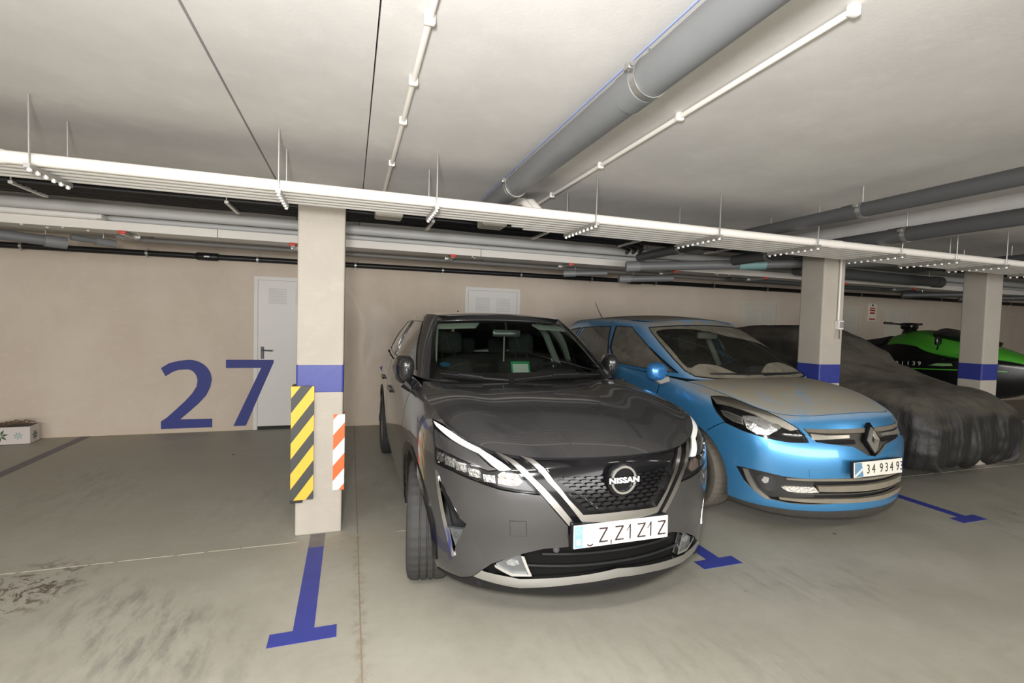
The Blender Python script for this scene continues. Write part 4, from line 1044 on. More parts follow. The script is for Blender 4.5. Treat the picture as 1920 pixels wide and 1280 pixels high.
def r_hood():
    front=[(R_NTX[j],R_NTY[j],R_NTZ[j]) for j in (0,1,2,3,4,5)]
    cowl=[(.98,0,1.085),(.985,.20,1.085),(1.0,.38,1.083),(1.03,.53,1.08),(1.075,.65,1.075),(1.13,.74,1.068)]
    n=[]; top=Surf([[(R_NTX[j],R_NTY[j],R_NTZ[j]) for j in range(len(R_NTX))]]*2)
    for t in [0,.07,.18,.34,.52,.72,.88,1.]:
        row=[]; e=top.ev(np.array([5+3.42*t]),np.array([0.]))[0]; l=np.array(front[5])+(np.array(cowl[5])-np.array(front[5]))*t
        for j in range(6):
            f=np.array(front[j]);c=np.array(cowl[j]); p=f+(c-f)*t; yy=j/5
            p=p+(e-l)*(0,0,.1,.25,.55,1.)[j]
            if j==5: row.append(tuple(p)); continue
            b=(.05*(1-yy**2)+.012)*np.sin(np.pi*t**.85)
            p[2]+=b; p[1]+=.02*np.sin(np.pi*t)*yy
            row.append(tuple(p))
        n.append(row)
    return Surf(n)
def r_greenhouse():
    by=[0,.20,.40,.58,.70,.775,.835,.858,.865,.86,.84,.76,.5,0]
    bx=[.97,.98,1.01,1.07,1.14,1.25,1.6,2.1,2.7,3.3,3.8,4.1,4.22,4.25]
    bz=[1.072,1.072,1.07,1.068,1.065,1.065,1.075,1.09,1.10,1.11,1.12,1.12,1.10,1.1]
    ty=[0,.22,.44,.57,.62,.645,.66,.67,.672,.66,.63,.55,.38,0]
    tx=[1.86,1.87,1.91,1.97,2.03,2.10,2.25,2.5,2.85,3.3,3.7,3.93,4.03,4.06]
    tz=[1.585,1.582,1.57,1.556,1.55,1.55,1.56,1.58,1.59,1.585,1.56,1.54,1.53,1.53]
    n=[]
    for t in (0,.18,.4,.62,.82,1.):
        r=[]
        for j in range(len(by)):
            b=np.array((bx[j],by[j],bz[j]));q=np.array((tx[j],ty[j],tz[j])); p=b+(q-b)*t
            bul=np.sin(np.pi*t)
            if j<5: p[0]-=.03*bul; p[2]+=.02*bul
            else: p[1]+=.03*bul
            r.append(tuple(p))
        n.append(r)
    r=[]
    for j in range(len(by)):
        p=np.array((tx[j],ty[j],tz[j])); p[1]*=.93; p[2]+=.03
        if j<5: p[0]+=.06
        if j>10: p[0]-=.05
        r.append(tuple(p))
    n.append(r)
    return Surf(n)
def r_roof():
    xs=[1.92,1.98,2.15,2.5,2.9,3.3,3.65,3.88,3.99]
    zc=[1.62,1.634,1.656,1.677,1.678,1.662,1.62,1.585,1.57]
    ze=[1.588,1.592,1.60,1.615,1.62,1.612,1.588,1.568,1.56]
    w=[.50,.56,.60,.618,.625,.615,.585,.52,.42]
    return Surf([[(xs[i],w[i]*f,zc[i]+(ze[i]-zc[i])*f**2.2) for f in (0,.3,.6,.85,1.)] for i in range(len(xs))])

# ------------------------------------------------------------------ dusty blue people carrier
def dusty(nt, p):
    n = NT(nt)
    geo = nt.nodes.new('ShaderNodeNewGeometry'); sp = nt.nodes.new('ShaderNodeSeparateXYZ'); nt.links.new(geo.outputs['Normal'], sp.inputs[0])
    a = n.noise(3.5, 7, .65, None, .6); b = n.noise(2.2, 5, .6, n.mapping(rot=(0, 0, .4), scale=(1, 4, 1)), 1.5); c = n.noise(1.1, 3, .5)
    up = n.ramp(sp.outputs['Z'], .42, .97)
    d = n.math('MULTIPLY', up, n.ramp(n.math('ADD', n.mul(a, .6), n.mul(b, .4)), .26, .52, .35, 1.0))
    d = n.math('MAXIMUM', d, n.ramp(c, .5, .9, .015, .10))
    # fingers drawn through the dust on the nose
    sw = n.noise(5, 3, .4, None, 4.0); l = n.math('ABSOLUTE', n.math('SUBTRACT', sw, .5)); spot = n.dist((.42, -.1, .98), (2.8, 1.6, 1))
    d = n.math('SUBTRACT', d, n.mul(n.ramp(spot, 1., .3), n.ramp(l, .02, .0, 0, .3)))
    nt.links.new(n.mix(d, (.066, .31, .64), (.30, .265, .195)), p.inputs['Base Color'])
    nt.links.new(n.ramp(d, 0, .7, .55, 0.), p.inputs['Metallic']); nt.links.new(n.ramp(d, 0, .6, .30, .85), p.inputs['Roughness'])
    nt.links.new(n.ramp(d, 0, .5, .9, 0.), p.inputs['Coat Weight']); p.inputs['Coat Roughness'].default_value = .06
RBLUE = node_mat('dusty_blue_paint', dusty)
DUSTG = glass('dusty_glass', (.62, .66, .62), .9, ((.30, .275, .215), .62)); CLEARG = glass('wiped_glass', (.62, .68, .64), .7, ((.30, .275, .22), .05)); SIDEG = glass('dusty_side_glass', (.62, .64, .60), 1.2, ((.36, .33, .27), .34))
DCHROME = mat('dusty_chrome', (.52, .49, .43), .32, .8, var=.2, vscale=15); DBLACK = mat('dusty_black', (.050, .046, .040), .6, var=.35, vscale=10); DSLAT = mat('dusty_slat', (.215, .19, .145), .7, var=.3, vscale=8)
DTYRE = mat('dusty_tyre', (.12, .105, .085), .85, var=.25, vscale=8)
ren = empty('car', (3.715, 2.50, 0), math.pi/2+math.radians(1.5), label='dusty bright blue people carrier parked right of the grey car', cat='car')
S, HD, G, RF = r_skirt(), r_hood(), r_greenhouse(), r_roof()
NV = S.nv-1; V1 = NV-.015
head = clampv(B['r_head'], 0, V1-.06); hchr = clampv([(u, v-(.42 if i > 8 else 0)) for i, (u, v) in enumerate(B['r_headchrome'])], 0, V1-.10)
intake = [(0, 3.52)]+[B['r_intake'][i] for i in (5, 4, 3, 2, 1, 0, 13, 12, 11, 10, 9, 8)]+[(0, 1.82)]
grille = [(0, 7.15)]+[(.9, 7.12), (1.55, 7.11), (2.1, 7.08), (2.62, 7.06), (2.43, 6.3), (2.25, 5.88), (1.6, 5.74), (.92, 5.58), (.50, 5.12), (.3, 4.92), (0, 4.86)]
a_f = arch_poly(S, .95, .33, .39, (6, 10.5)); a_r = arch_poly(S, 3.65, .33, .385, (10.5, 14.5))
gy = 5.25
bump = [(-7.0, 0), (7.0, 0), (7.0, 4.95), (6.22, 5.96), (5.9, 6.2), (5.9, V1), (-5.9, V1), (-5.9, 6.2), (-6.22, 5.96), (-7.0, 4.95)]
panel('bumper', S, bump, RBLUE, ren, [head, mir(head), both(grille), both(intake), a_f, mir(a_f)], 0, .014, .22)
for s_ in (1, -1):
    f_ = (lambda p: p) if s_ > 0 else mir
    panel('wing', S, f_([(7.03, 0), (8.98, 0), (8.98, V1), (5.93, V1), (5.93, 6.2), (6.25, 5.99), (7.03, 4.99)]), RBLUE, ren, [f_(head), f_(a_f)], 0, .014, .22)
    panel('door', S, f_([(9.02, .4), (10.98, .4), (10.98, V1), (9.02, V1)]), RBLUE, ren, [], 0, .012, .25)
    panel('door', S, f_([(11.02, .4), (12.0, .4), (12.0, V1), (11.02, V1)]), RBLUE, ren, [f_(a_r)], 0, .012, .25)
    panel('sill', S, f_([(9.02, 0), (12.0, 0), (12.0, .36), (9.02, .36)]), DBLACK, ren, [f_(a_r)], 0, .012, .3)
    panel('rear_body', S, f_([(12.04, 0), (15, 0), (15, V1), (12.04, V1)]), RBLUE, ren, [f_(a_r)], 0, .012, .3)
panel('inner_liner', S, [(-6.0, .3), (6.0, .3), (6.0, 8.9), (-6.0, 8.9)], LINER, ren, [], -.05, 0, .4)
panel('bonnet', HD, [(-4.96, .05), (4.96, .05), (4.96, 6.95), (-4.96, 6.95)], RBLUE, ren, [], .003, .02, .2)
for s_ in (1, -1):
    f_ = (lambda p: p) if s_ > 0 else mir
    hl = panel('headlamp', S, f_(ring(head, .03)), BLACKG, ren, [], -.022, .01, .2)
    panel('chrome_brow', S, f_(hchr), mat('dusty_lens_brow', (.62, .57, .48), .4, .0, var=.2, vscale=14), hl, [], -.001, .014, .15)
    panel('lamp_reflector', S, f_(B['r_headlens']), CRYST, hl, [], -.006, .016, .15)
    panel('indicator_bowl', S, f_(B['r_headind']), mat('bowl_grey', (.16, .15, .14), .3, .5), hl, [], -.008, .012, .15)
    ir = B['r_headind']; panel('indicator_rim', S, f_(ring(ir, -.03)), DCHROME, hl, [f_(ring(ir, .06))], -.005, .01, .15)
    for (u, v, r_) in ((4.35, 6.75, .30), (3.72, 6.95, .20), (4.95, 6.85, .18)):
        panel('lamp_element', S, f_([(u+r_*math.cos(t), v+r_*1.5*math.sin(t)) for t in np.linspace(0, 2*math.pi, 13)[:-1]]), CHROME, hl, [], .0, .012, .2)
    panel('lens_cover', S, f_(head), LENS, hl, [], .003, .006, .2)
# grille
gr = panel('grille', S, both(grille), DBLACK, ren, [], -.02, .01, .2)
for s_ in (1, -1):
    f_ = (lambda p: p) if s_ > 0 else mir
    panel('grille_blade', S, f_(B['r_gbar']), DCHROME, gr, [], .006, .03, .15)
    for k in range(4):
        v0 = 5.78+.09*k; strip_tube(S, [(s_*u, v0+.05*(1-u/2.3)) for u in np.linspace(.75, 2.2, 9)], .004, -.008, 'grille_bar', BLACKP, gr)
panel('grille_lip', S, both([(0, 7.13), (2.6, 7.05), (2.5, 6.72), (1.7, 6.66), (0, 6.72)]), mat('dusty_lip', (.15, .13, .10), .7, var=.3, vscale=12), gr, [], .008, .025, .15)
# diamond badge
bp, bn = on(S, 0, 6.02, .014)
FB = frame(bp, (0, -1, 0), (.22, 0, 1))
dm = MB(); o4 = [(0, .098), (.062, 0), (0, -.098), (-.062, 0)]; i4 = [(0.004, .045), (.026, 0), (-.004, -.045), (-.026, 0)]
pk = [(0, .075), (.044, 0), (0, -.075), (-.044, 0)]
v_ = [(x, y, 0) for x, y in o4]+[(x, y, .022) for x, y in pk]+[(x, y, .004) for x, y in i4]
dm.add([FB @ Vector(q) for q in v_], [(0, 4, 5, 1), (1, 5, 6, 2), (2, 6, 7, 3), (3, 7, 4, 0), (4, 8, 9, 5), (5, 9, 10, 6), (6, 10, 11, 7), (7, 11, 8, 4), (8, 11, 10, 9)][::1])
bo = dm.build('badge', mat('badge_chrome', (.70, .69, .66), .18, 1.), ren)
bm = bmesh.new(); bm.from_mesh(bo.data); bmesh.ops.recalc_face_normals(bm, faces=bm.faces[:]); bm.to_mesh(bo.data); bm.free()
MB().prism([(0, .128), (.088, .0), (0, -.122), (-.088, 0)], -.03, .0005, FB).build('badge_backing', BLACKG, bo)
# lower intake
lw = panel('lower_intake', S, both(intake), BLACKP, ren, [], -.035, .0, .2)
def band(vt, vb, um, nm, m, off=.004, rim=.03): return panel(nm, S, both([(0, vt[0]), (um*.5, vt[0]), (um, vt[1]), (um-.05, vb[1]), (um*.5, vb[0]), (0, vb[0])]), m, lw, [], off, rim, .25)
band((3.46, 3.30), (3.30, 3.20), 3.4, 'intake_slat', DSLAT); band((3.0, 2.95), (2.62, 2.62), 2.2, 'intake_slat', DSLAT); band((2.16, 1.95), (1.84, 1.80), 3.7, 'intake_slat', DSLAT)
band((2.50, 2.40), (2.42, 2.32), 3.2, 'intake_slat', DBLACK, -.008)
for s_ in (1, -1):
    f_ = (lambda p: p) if s_ > 0 else mir
    fgp = panel('fog_surround', S, f_([(5.40, 3.32), (4.9, 3.42), (4.1, 3.42), (3.45, 3.36), (2.3, 3.2), (2.3, 2.2), (3.5, 1.95), (4.05, 1.80), (4.6, 2.15), (5.0, 2.6)]), mat('fog_black', (.022, .021, .02), .45), lw, [], -.016, .012, .2)
    panel('fog_blade', S, f_(B['r_fogtrim']), DCHROME, lw, [], .004, .025, .12)
    fl_ = smooth_poly(B['r_fog'], 2); panel('fog_lamp', S, f_(fl_), mat('fog_dark_lens', (.05, .05, .052), .15, .3, coat=.5), lw, [], -.008, .012, .15)
    panel('fog_reflector', S, f_([(4.42, 2.85), (4.30, 3.12), (4.08, 3.10), (4.12, 2.80), (4.28, 2.70)]), CRYST, lw, [], -.005, .004, .1)
    dr = panel('daytime_lamp', S, f_(B['r_drl']), mat('drl_clear', (.60, .57, .51), .2, .6, bump=.6, bscale=80), lw, [], .002, .018, .12)
panel('lower_valance', S, both([(0, 1.18), (2.65, .95), (3.9, .80), (5.2, .55), (6.0, .52), (6.05, 0), (0, 0)]), DBLACK, ren, [], .004, .012, .2)
tw_ = B['r_tow']; panel('tow_eye_cover', S, ring(tw_, 0.), RBLUE, ren, [], .0022, .003, .2)
# plate
FP = frame((-.012, -.0, .535), (0, -1, 0), (.05, 0, 1)); pl = MB().bbox((-.26, -.055, 0), (.26, .055, .008), .004, FP); plo = pl.build('number_plate', mat('plate_cream', (.78, .76, .68), .4), ren)
MB().bbox((-.265, -.058, -.02), (.265, .058, -.0005), .003, FP).build('plate_backing', BLACKP, ren)
MB().prism([(-.256, -.05), (-.165, -.05), (-.185, .052), (-.256, .052)], .0081, .0087, FP).build('plate_blue_smear', mat('smear_blue', (.13, .27, .42), .5, var=.4, vscale=30), plo)
MB().prism([(-.25, -.052), (-.165, .0), (-.168, .02), (-.256, -.035)], .0087, .0092, FP).build('plate_pale_smear', mat('smear_pale', (.62, .70, .72), .5), plo)
for t_, x_ in (('3', -.115), ('4', -.058), ('9', .025), ('3', .082), ('4', .138), ('9', .205), ('3', .248)):
    text_poly(t_, .095, .0006, FP @ Matrix.Translation((x_, -.003, .0092)) @ Matrix.Scale(.78, 4, (1, 0, 0)), 'plate_character', INK if x_ < .24 else mat('ink_blue', (.03, .035, .16), .5), plo)
# cabin
panel('cowl_panel', HD, [(-4.9, 6.75), (4.9, 6.75), (4.9, 7), (-4.9, 7)], BLACKP, ren, [], -.02, .0, .4)
VT = 4.70
ws = [(0, .02), (2.5, .05), (3.9, .20), (4.30, .65), (4.40, 1.6), (4.42, 2.9), (4.35, 4.0), (4.1, VT), (0, VT+.05)]
wsf = both(ws)
wipe1 = smooth_poly([(3.95, .95), (3.0, 1.22), (2.1, 1.12), (1.55, .62), (1.0, .35), (.1, .55), (-.3, .85), (-1.0, 1.25), (-2.2, 1.30), (-3.3, .75), (-4.0, .55), (-4.1, 1.6), (-3.6, 2.4), (-1.7, 3.15), (-.4, 3.5), (.4, 4.0), (1.6, 4.35), (3.2, 4.3), (3.9, 3.9), (4.0, 2.5)], 3)
sw1 = [(5.05, .45), (7.15, .35), (7.3, 1.9), (7.05, 4.4), (6.0, 4.55), (5.55, 3.2)]; sw0 = [(4.78, .40), (4.95, .40), (5.35, 2.4), (5.30, 2.6)]
sw2 = [(7.48, .35), (9.2, .45), (9.0, 4.0), (7.42, 4.3)]; sw3 = [(9.4, .6), (10.6, 1.0), (10.3, 3.6), (9.2, 4.0)]
sides = [sw1, sw2, sw3]
panel('cabin_frame', G, [(-13, 0), (13, 0), (13, 6), (-13, 6)], RBLUE, ren, [wsf]+sides+[mir(s) for s in sides], 0, .012, .25)
panel('windscreen', G, wsf, DUSTG, ren, [], -.003, .006, .3, regions=[(wipe1, CLEARG)])
panel('windscreen_seal', G, ring(wsf, -.05), BLACKP, ren, [ring(wsf, .05)], .002, .012, .3)
for s in sides:
    for q in (s, mir(s)):
        panel('side_window', G, q, SIDEG, ren, [], -.004, .004, .4); panel('window_trim', G, ring(q, -.08), BLACKP, ren, [q], .003, .010, .4)
for s_ in (1, -1):
    panel('quarter_light', G, sw0 if s_ > 0 else mir(sw0), BLACKG, ren, [], .003, .004, .3)
panel('roof', RF, [(-4, 0), (4, 0), (4, 8), (-4, 8)], RBLUE, ren, [], -.003, .004, .3)
MB().tube([(3.72, .15, 1.60), (3.86, .16, 1.75), (3.95, .165, 1.87)], [.007, .004, .003], 6).build('aerial', BLACKP, ren, True)
for k, pts in enumerate(([(2.9, .32), (1.0, .30), (-1.2, .34)], [(-3.3, .36), (-1.6, .30), (.2, .22)])):
    wp = [on(G, u, v, .02)[0] for u, v in pts]; MB().tube(wp, [.006, .010, .006], 6).build('wiper', BLACKP, ren, True)
for s_ in (1, -1):
    M_ = Matrix.Translation((1.33, s_*1.0, 1.12)) @ Matrix.Rotation(s_*math.radians(8), 4, 'Z')
    bm = bmesh.new(); bmesh.ops.create_icosphere(bm, subdivisions=4, radius=1.)
    for v_ in bm.verts:
        c = v_.co; sg = lambda t: math.copysign(abs(t)**.75, t)
        v_.co = Vector((sg(c.x)*.085 if c.x < 0 else c.x*.03, sg(c.y)*.105, sg(c.z)*.085))
    bm.transform(M_); me = bpy.data.meshes.new('door_mirror'); bm.to_mesh(me); bm.free()
    for p_ in me.polygons: p_.use_smooth = True
    mo = link('door_mirror', me, mat('clean_blue_paint', (.05, .24, .58), .3, .5, coat=.9), ren)
    MB().tube([(1.34, s_*.99, 1.06), (1.33, s_*.94, 1.03), (1.30, s_*.87, 1.05)], [.03, .035, .03], 8).build('mirror_foot', mat('mirror_foot_grey', (.28, .27, .25), .5), mo, True)
    for u in (10.75, 11.9):
        a_, _ = on(S, u*s_, 6.6, .012); b_, _ = on(S, (u-.22)*s_, 6.6, .025); c_, _ = on(S, (u-.40)*s_, 6.6, .012); MB().tube([a_, b_, c_], .013, 8).build('door_handle', RBLUE, ren, True)
wsrc = make_wheel(ren, .95, .80, .33, .215, .215, 7, DTYRE, ALLOY)
for x_, y_ in ((.95, -.80), (3.65, .80), (3.65, -.80)): make_wheel(ren, x_, y_, .33, .215, .215, 7, DTYRE, ALLOY, wsrc)
for x_ in (.95, 3.65):
    for s_ in (1, -1): wheel_well(ren, x_, s_, .80, .33, .37)
MB().bbox((.25, -.66, .18), (4.15, .66, .28), .02).build('under_tray', LINER, ren)
MB().bbox((.95, -.72, .34), (1.30, .72, .99), .03).build('bulkhead', LINER, ren)
MB().bbox((1.10, -.74, .75), (1.66, .74, 1.035), .06).build('dashboard', mat('dash_grey', (.05, .048, .044), .8), ren, True, 50)
steering_wheel(ren, 1.75, -.36, 1.02)
for y_ in (.37, -.37): headrest_seat(ren, y_, 2.15, .62, SEAT)
rb = MB(); rb.bbox((2.85, -.62, .48), (3.35, .62, .64), .06); rbo = rb.build('rear_bench', SEAT, ren, True, 50)
q = MB(); q.bbox((3.32, -.62, .6), (3.46, .62, 1.18), .05); [q.bbox((3.35, y_-.12, 1.19), (3.44, y_+.12, 1.36), .04) for y_ in (-.4, 0, .4)]; q.build('rear_backrest', SEAT, rbo, True, 50)
box('rear_bulkhead', (3.8, -.7, .4), (3.85, .7, 1.1), LINER, ren); box('cabin_floor', (1.3, -.72, .34), (3.85, .72, .42), LINER, ren)
panel('headlining', RF, [(-3.9, .1), (3.9, .1), (3.9, 7.9), (-3.9, 7.9)], MATS['headlining_dark'], ren, [], -.035, 0, .5)
for s_ in (1, -1): MB().tube([(2.45, s_*.80, 1.06), (2.58, s_*.72, 1.40), (2.65, s_*.64, 1.57)], .035, 8).build('centre_pillar_trim', TRIM if s_ < 0 else SEAT, ren, True)
mm = MB().bbox((-.02, -.13, -.035), (.02, .13, .035), .015, Matrix.Translation((1.80, .0, 1.45))); mm.tube([(1.80, 0, 1.47), (1.86, 0, 1.56)], .010, 6); mm.build('rear_view_mirror', mat('mirror_pale', (.45, .46, .42), .4), ren, True, 40)
# ------------------------------------------------------------------ car under a black cover
from mathutils import noise as mnoise
def cloth(nt, p):
    n = NT(nt); geo = nt.nodes.new('ShaderNodeNewGeometry'); sp = nt.nodes.new('ShaderNodeSeparateXYZ'); nt.links.new(geo.outputs['Normal'], sp.inputs[0])
    a = n.noise(3, 6, .6); d = n.mul(n.ramp(sp.outputs['Z'], .15, .95), n.ramp(a, .3, .65, .45, 1.))
    nt.links.new(n.mix(d, (.016, .0155, .015), (.115, .103, .080)), p.inputs['Base Color']); nt.links.new(n.ramp(d, 0, .6, .5, .9), p.inputs['Roughness'])
    w = n.noise(26, 5, .65, n.mapping(scale=(1, 1, .45))); n.bump(p, w, .4, .02)
CLOTH = node_mat('black_cover_cloth', cloth)
st_ = [  # x, top z, half width, roof half width, shoulder z
    (.14, .21, .52, .42, .21), (.05, .25, .60, .45, .24), (.00, .48, .66, .50, .44), (.01, .66, .69, .52, .58), (.09, .81, .76, .58, .72), (.26, .92, .84, .62, .80), (.52, .98, .875, .62, .86),
    (.78, 1.02, .885, .60, .89), (.95, 1.09, .885, .58, .91), (1.18, 1.25, .885, .575, .93), (1.45, 1.45, .885, .575, .95), (1.75, 1.575, .885, .58, .96), (2.1, 1.615, .885, .58, .97), (2.7, 1.62, .88, .57, .97),
    (3.2, 1.55, .875, .55, .97), (3.5, 1.40, .87, .53, .96), (3.75, 1.20, .85, .55, .94), (3.95, 1.02, .80, .55, .88), (4.05, .72, .72, .5, .62), (4.06, .40, .66, .45, .36), (3.98, .26, .6, .45, .25)]
net = []
for x, zt, w, rw, zs in st_:
    hem = min(.20, zt); zs = min(zs, zt)
    net.append([(x, 0, zt), (x, rw*.45, zt-.002), (x, rw*.85, zt-.018), (x, rw+.08, zt-.30*(zt-zs)-.02), (x, rw+.72*(w-rw), zs+.10*(zt-zs)), (x, w*.985, zs-.03), (x, w+.01, zs-.4*(zs-hem)), (x, w+.005, hem+.22*(zs-hem)), (x, w-.05, hem)])
CS = Surf(net)
nu_, nv_ = 230, 240
U = np.linspace(-8, 8, nu_); Vv = np.linspace(0, len(st_)-1, nv_)
UU, VV = np.meshgrid(U, Vv); P = CS.ev(UU, VV); N = -CS.nrm(UU, VV)
sd = np.linalg.norm(np.diff(P[:, nu_//2], axis=0), axis=1)
verts = []
for j in range(nv_):
    for i in range(nu_):
        p = P[j, i]; n_ = N[j, i]; h = np.clip((p[2]-.2)/.75, 0, 1); low = (1-h)
        ang = math.atan2(p[1], p[0]-1.2 if p[0] < 1.2 else 1e-3 + 0*(p[0])) if p[0] < 1.2 else 0
        s_ = (p[1]*1.0 if p[0] < .25 else p[0]*1.0*np.sign(p[1]))
        arc = math.atan2(p[1], .9-p[0])*1.1 if p[0] < .9 else (p[0]-.9)*np.sign(p[1])+1.72*np.sign(p[1])
        f = mnoise.noise(Vector((arc*6.5+.8*mnoise.noise(Vector((p[2]*3, arc, 1))), p[2]*1.1, 3.1)))*.06*low**1.1
        f += abs(mnoise.noise(Vector((arc*13, p[2]*1.5, 9.))))*.032*low
        # long drag folds from roof corners down to the bonnet and along the flanks
        g = mnoise.noise(Vector((p[0]*1.6-p[2]*2.4, p[1]*2.2, 5.)))*.030 + mnoise.noise(Vector((p[0]*1.2+p[1]*3., p[2]*9., 2.)))*.024*(1-low*.5)
        c = mnoise.noise(Vector((p[0]*9, p[1]*9, p[2]*9)))*.007
        f += .022*math.exp(-((p[0]-1.05-.25*abs(p[1]))/.07)**2)*(-1)*(1-low)
        q = p+n_*(f+g+c)
        q[2] = max(q[2], .14); verts.append(tuple(q))
faces = [(j*nu_+i, (j+1)*nu_+i, (j+1)*nu_+i+1, j*nu_+i+1) for j in range(nv_-1) for i in range(nu_-1)]
cov = empty('covered_car', (6.04, 3.06, 0), math.pi/2, label='car hidden under a crumpled black dust cover', cat='covered car')
mk('dust_cover', verts, faces, CLOTH, cov, True)
cw = None
for x_ in (.85, 3.35):
    for y_ in (.70, -.70):
        if cw is None:
            v, f = tyre_mesh(.31, .19, .2); cw = mk('wheel', v, f, RUBBER, cov, True, 35); cw.location = (x_, y_, .306)
        else: c_ = copy_of(cw, cov); c_.location = (x_, y_, .306)
MB().lathe([(0, .0), (.009, .0), (.006, .006), (0, .007)], 'z', 10, (.98, .62, .925)).build('cover_eyelet', mat('eyelet_white', (.8, .8, .78), .3), cov)

# ------------------------------------------------------------------ green and black watercraft on a trailer
PGREEN = mat('lime_gelcoat', (.085, .42, .035), .25, coat=.8); PBLACK = mat('black_gelcoat', (.006, .006, .007), .3, coat=.5); PSEAT = mat('seat_vinyl', (.02, .02, .02), .6)
jet = empty('watercraft', (8.40, 3.64, .06), math.pi/2, label='green and black personal watercraft behind the third pillar', cat='watercraft')
js = [  # x, keel z, chine z, gunwale z, half width
    (.0, .86, .95, 1.06, .05), (.12, .74, .88, 1.10, .17), (.35, .62, .80, 1.13, .34), (.7, .55, .74, 1.13, .47), (1.1, .52, .71, 1.11, .54), (1.6, .50, .70, 1.08, .57), (2.2, .50, .70, 1.04, .57), (2.8, .50, .71, 1.0, .55), (3.05, .52, .72, .98, .53)]
hull = Surf([[(x, 0, k), (x, w*.45, k+.04), (x, w*.88, c), (x, w, c+.08), (x, w*1.02, g-.07), (x, w*1.03, g-.02), (x, w*.99, g)] for x, k, c, g, w in js])
hull.sgn = 1
panel('hull', hull, [(-6, 0), (6, 0), (6, 8), (-6, 8)], PBLACK, jet, [], 0, .01, .3)
dk = [  # x, gunwale z, half width, shoulder z, shoulder y, top z
    (.0, 1.06, .05, 1.075, .04, 1.08), (.12, 1.10, .17, 1.14, .12, 1.17), (.35, 1.13, .34, 1.20, .25, 1.27), (.7, 1.13, .47, 1.27, .34, 1.39), (1.05, 1.12, .54, 1.34, .36, 1.50), (1.35, 1.10, .56, 1.38, .34, 1.545), (1.62, 1.08, .57, 1.36, .28, 1.50), (1.85, 1.06, .57, 1.26, .24, 1.40),
    (2.2, 1.04, .57, 1.20, .22, 1.33), (2.7, 1.01, .55, 1.16, .20, 1.27), (3.0, .98, .53, 1.04, .2, 1.10)]
deck = Surf([[(x, 0, tz), (x, sy*.5, tz-.015), (x, sy*.95, sz+.3*(tz-sz)), (x, sy+.04, sz-.02), (x, .6*w+.4*sy, gz+.35*(sz-gz)), (x, w*.97, gz+.01), (x, w*1.02, gz-.01)] for x, gz, w, sz, sy, tz in dk])
dkp = panel('deck', deck, [(-6, 0), (6, 0), (6, 10), (-6, 10)], PBLACK, jet, [], 0, .01, .25)
panel('bow_cowl', deck, [(-3.6, .2), (3.6, .2), (3.9, 3.), (3.3, 5.0), (2.9, 6.5), (-2.9, 6.5), (-3.3, 5.0), (-3.9, 3.)], PGREEN, jet, [], .012, .016, .25)
panel('seat', deck, [(-2.2, 7.0), (2.2, 7.0), (2.2, 9.6), (-2.2, 9.6)], PSEAT, jet, [], .03, .03, .3)
panel('dash_hood', deck, [(-1.5, 2.7), (1.5, 2.7), (1.7, 4.25), (-1.7, 4.25)], PBLACK, jet, [], .07, .06, .25)
for s_ in (1, -1):
    f_ = (lambda p: p) if s_ > 0 else mir
    panel('side_flash', deck, f_([(3.9, 4.2), (5.2, 2.4), (5.2, 2.1), (3.6, 3.6), (2.9, 5.2)]), PGREEN, jet, [], .03, .035, .2)
    panel('hull_stripe', hull, f_([(3.74, 1.6), (3.82, 1.6), (3.82, 7.6), (3.74, 7.6)]), PGREEN, jet, [], .002, .003, .3)
    MB().tube([(.98, s_*.44, 1.24), (.93, s_*.50, 1.33)], .010, 6).build('mirror_stalk', PBLACK, jet, True)
    MB().bbox((-.025, -.055, -.06), (.02, .055, .06), .02, Matrix.Translation((.92, s_*.53, 1.385))).build('wing_mirror', PBLACK, jet, True, 50)
hb = MB(); hb.tube([(1.72, -.42, 1.63), (1.66, -.20, 1.62), (1.62, 0, 1.60), (1.66, .20, 1.62), (1.72, .42, 1.63)], .013, 8); hbo = hb.build('handlebar', BLACKP, jet, True)
for s_ in (1, -1): MB().tube([(1.69, s_*.30, 1.627), (1.725, s_*.43, 1.632)], .019, 10).build('grip', RUBBER, hbo, True)
MB().bbox((1.54, -.09, 1.54), (1.72, .09, 1.645), .03).build('steering_pad', PBLACK, jet, True, 50)
MB().tube([(1.62, 0, 1.40), (1.62, 0, 1.50), (1.63, 0, 1.58)], [.12, .10, .07], 12).build('steering_column', PBLACK, jet, True)
# registration characters and green emblem on the flank that faces the aisle
for k, t_ in enumerate('91139'):
    a_, n_ = on(hull, 4.30, 4.62-.15*k, .006); b_, _ = on(hull, 4.30, 4.62-.15*k-.1, .006)
    text_poly(t_, .085, .001, frame(a_, tuple(b_-a_), (0, 0, 1)), 'registration_character', mat('decal_white', (.72, .70, .66), .5), jet)
panel('emblem', hull, [(4.12, 3.80), (4.2, 3.70), (4.48, 3.55), (4.48, 3.15), (4.15, 3.12), (4.08, 3.4)], mat('decal_green', (.22, .42, .16), .5), jet, [], .004, .002, .2)
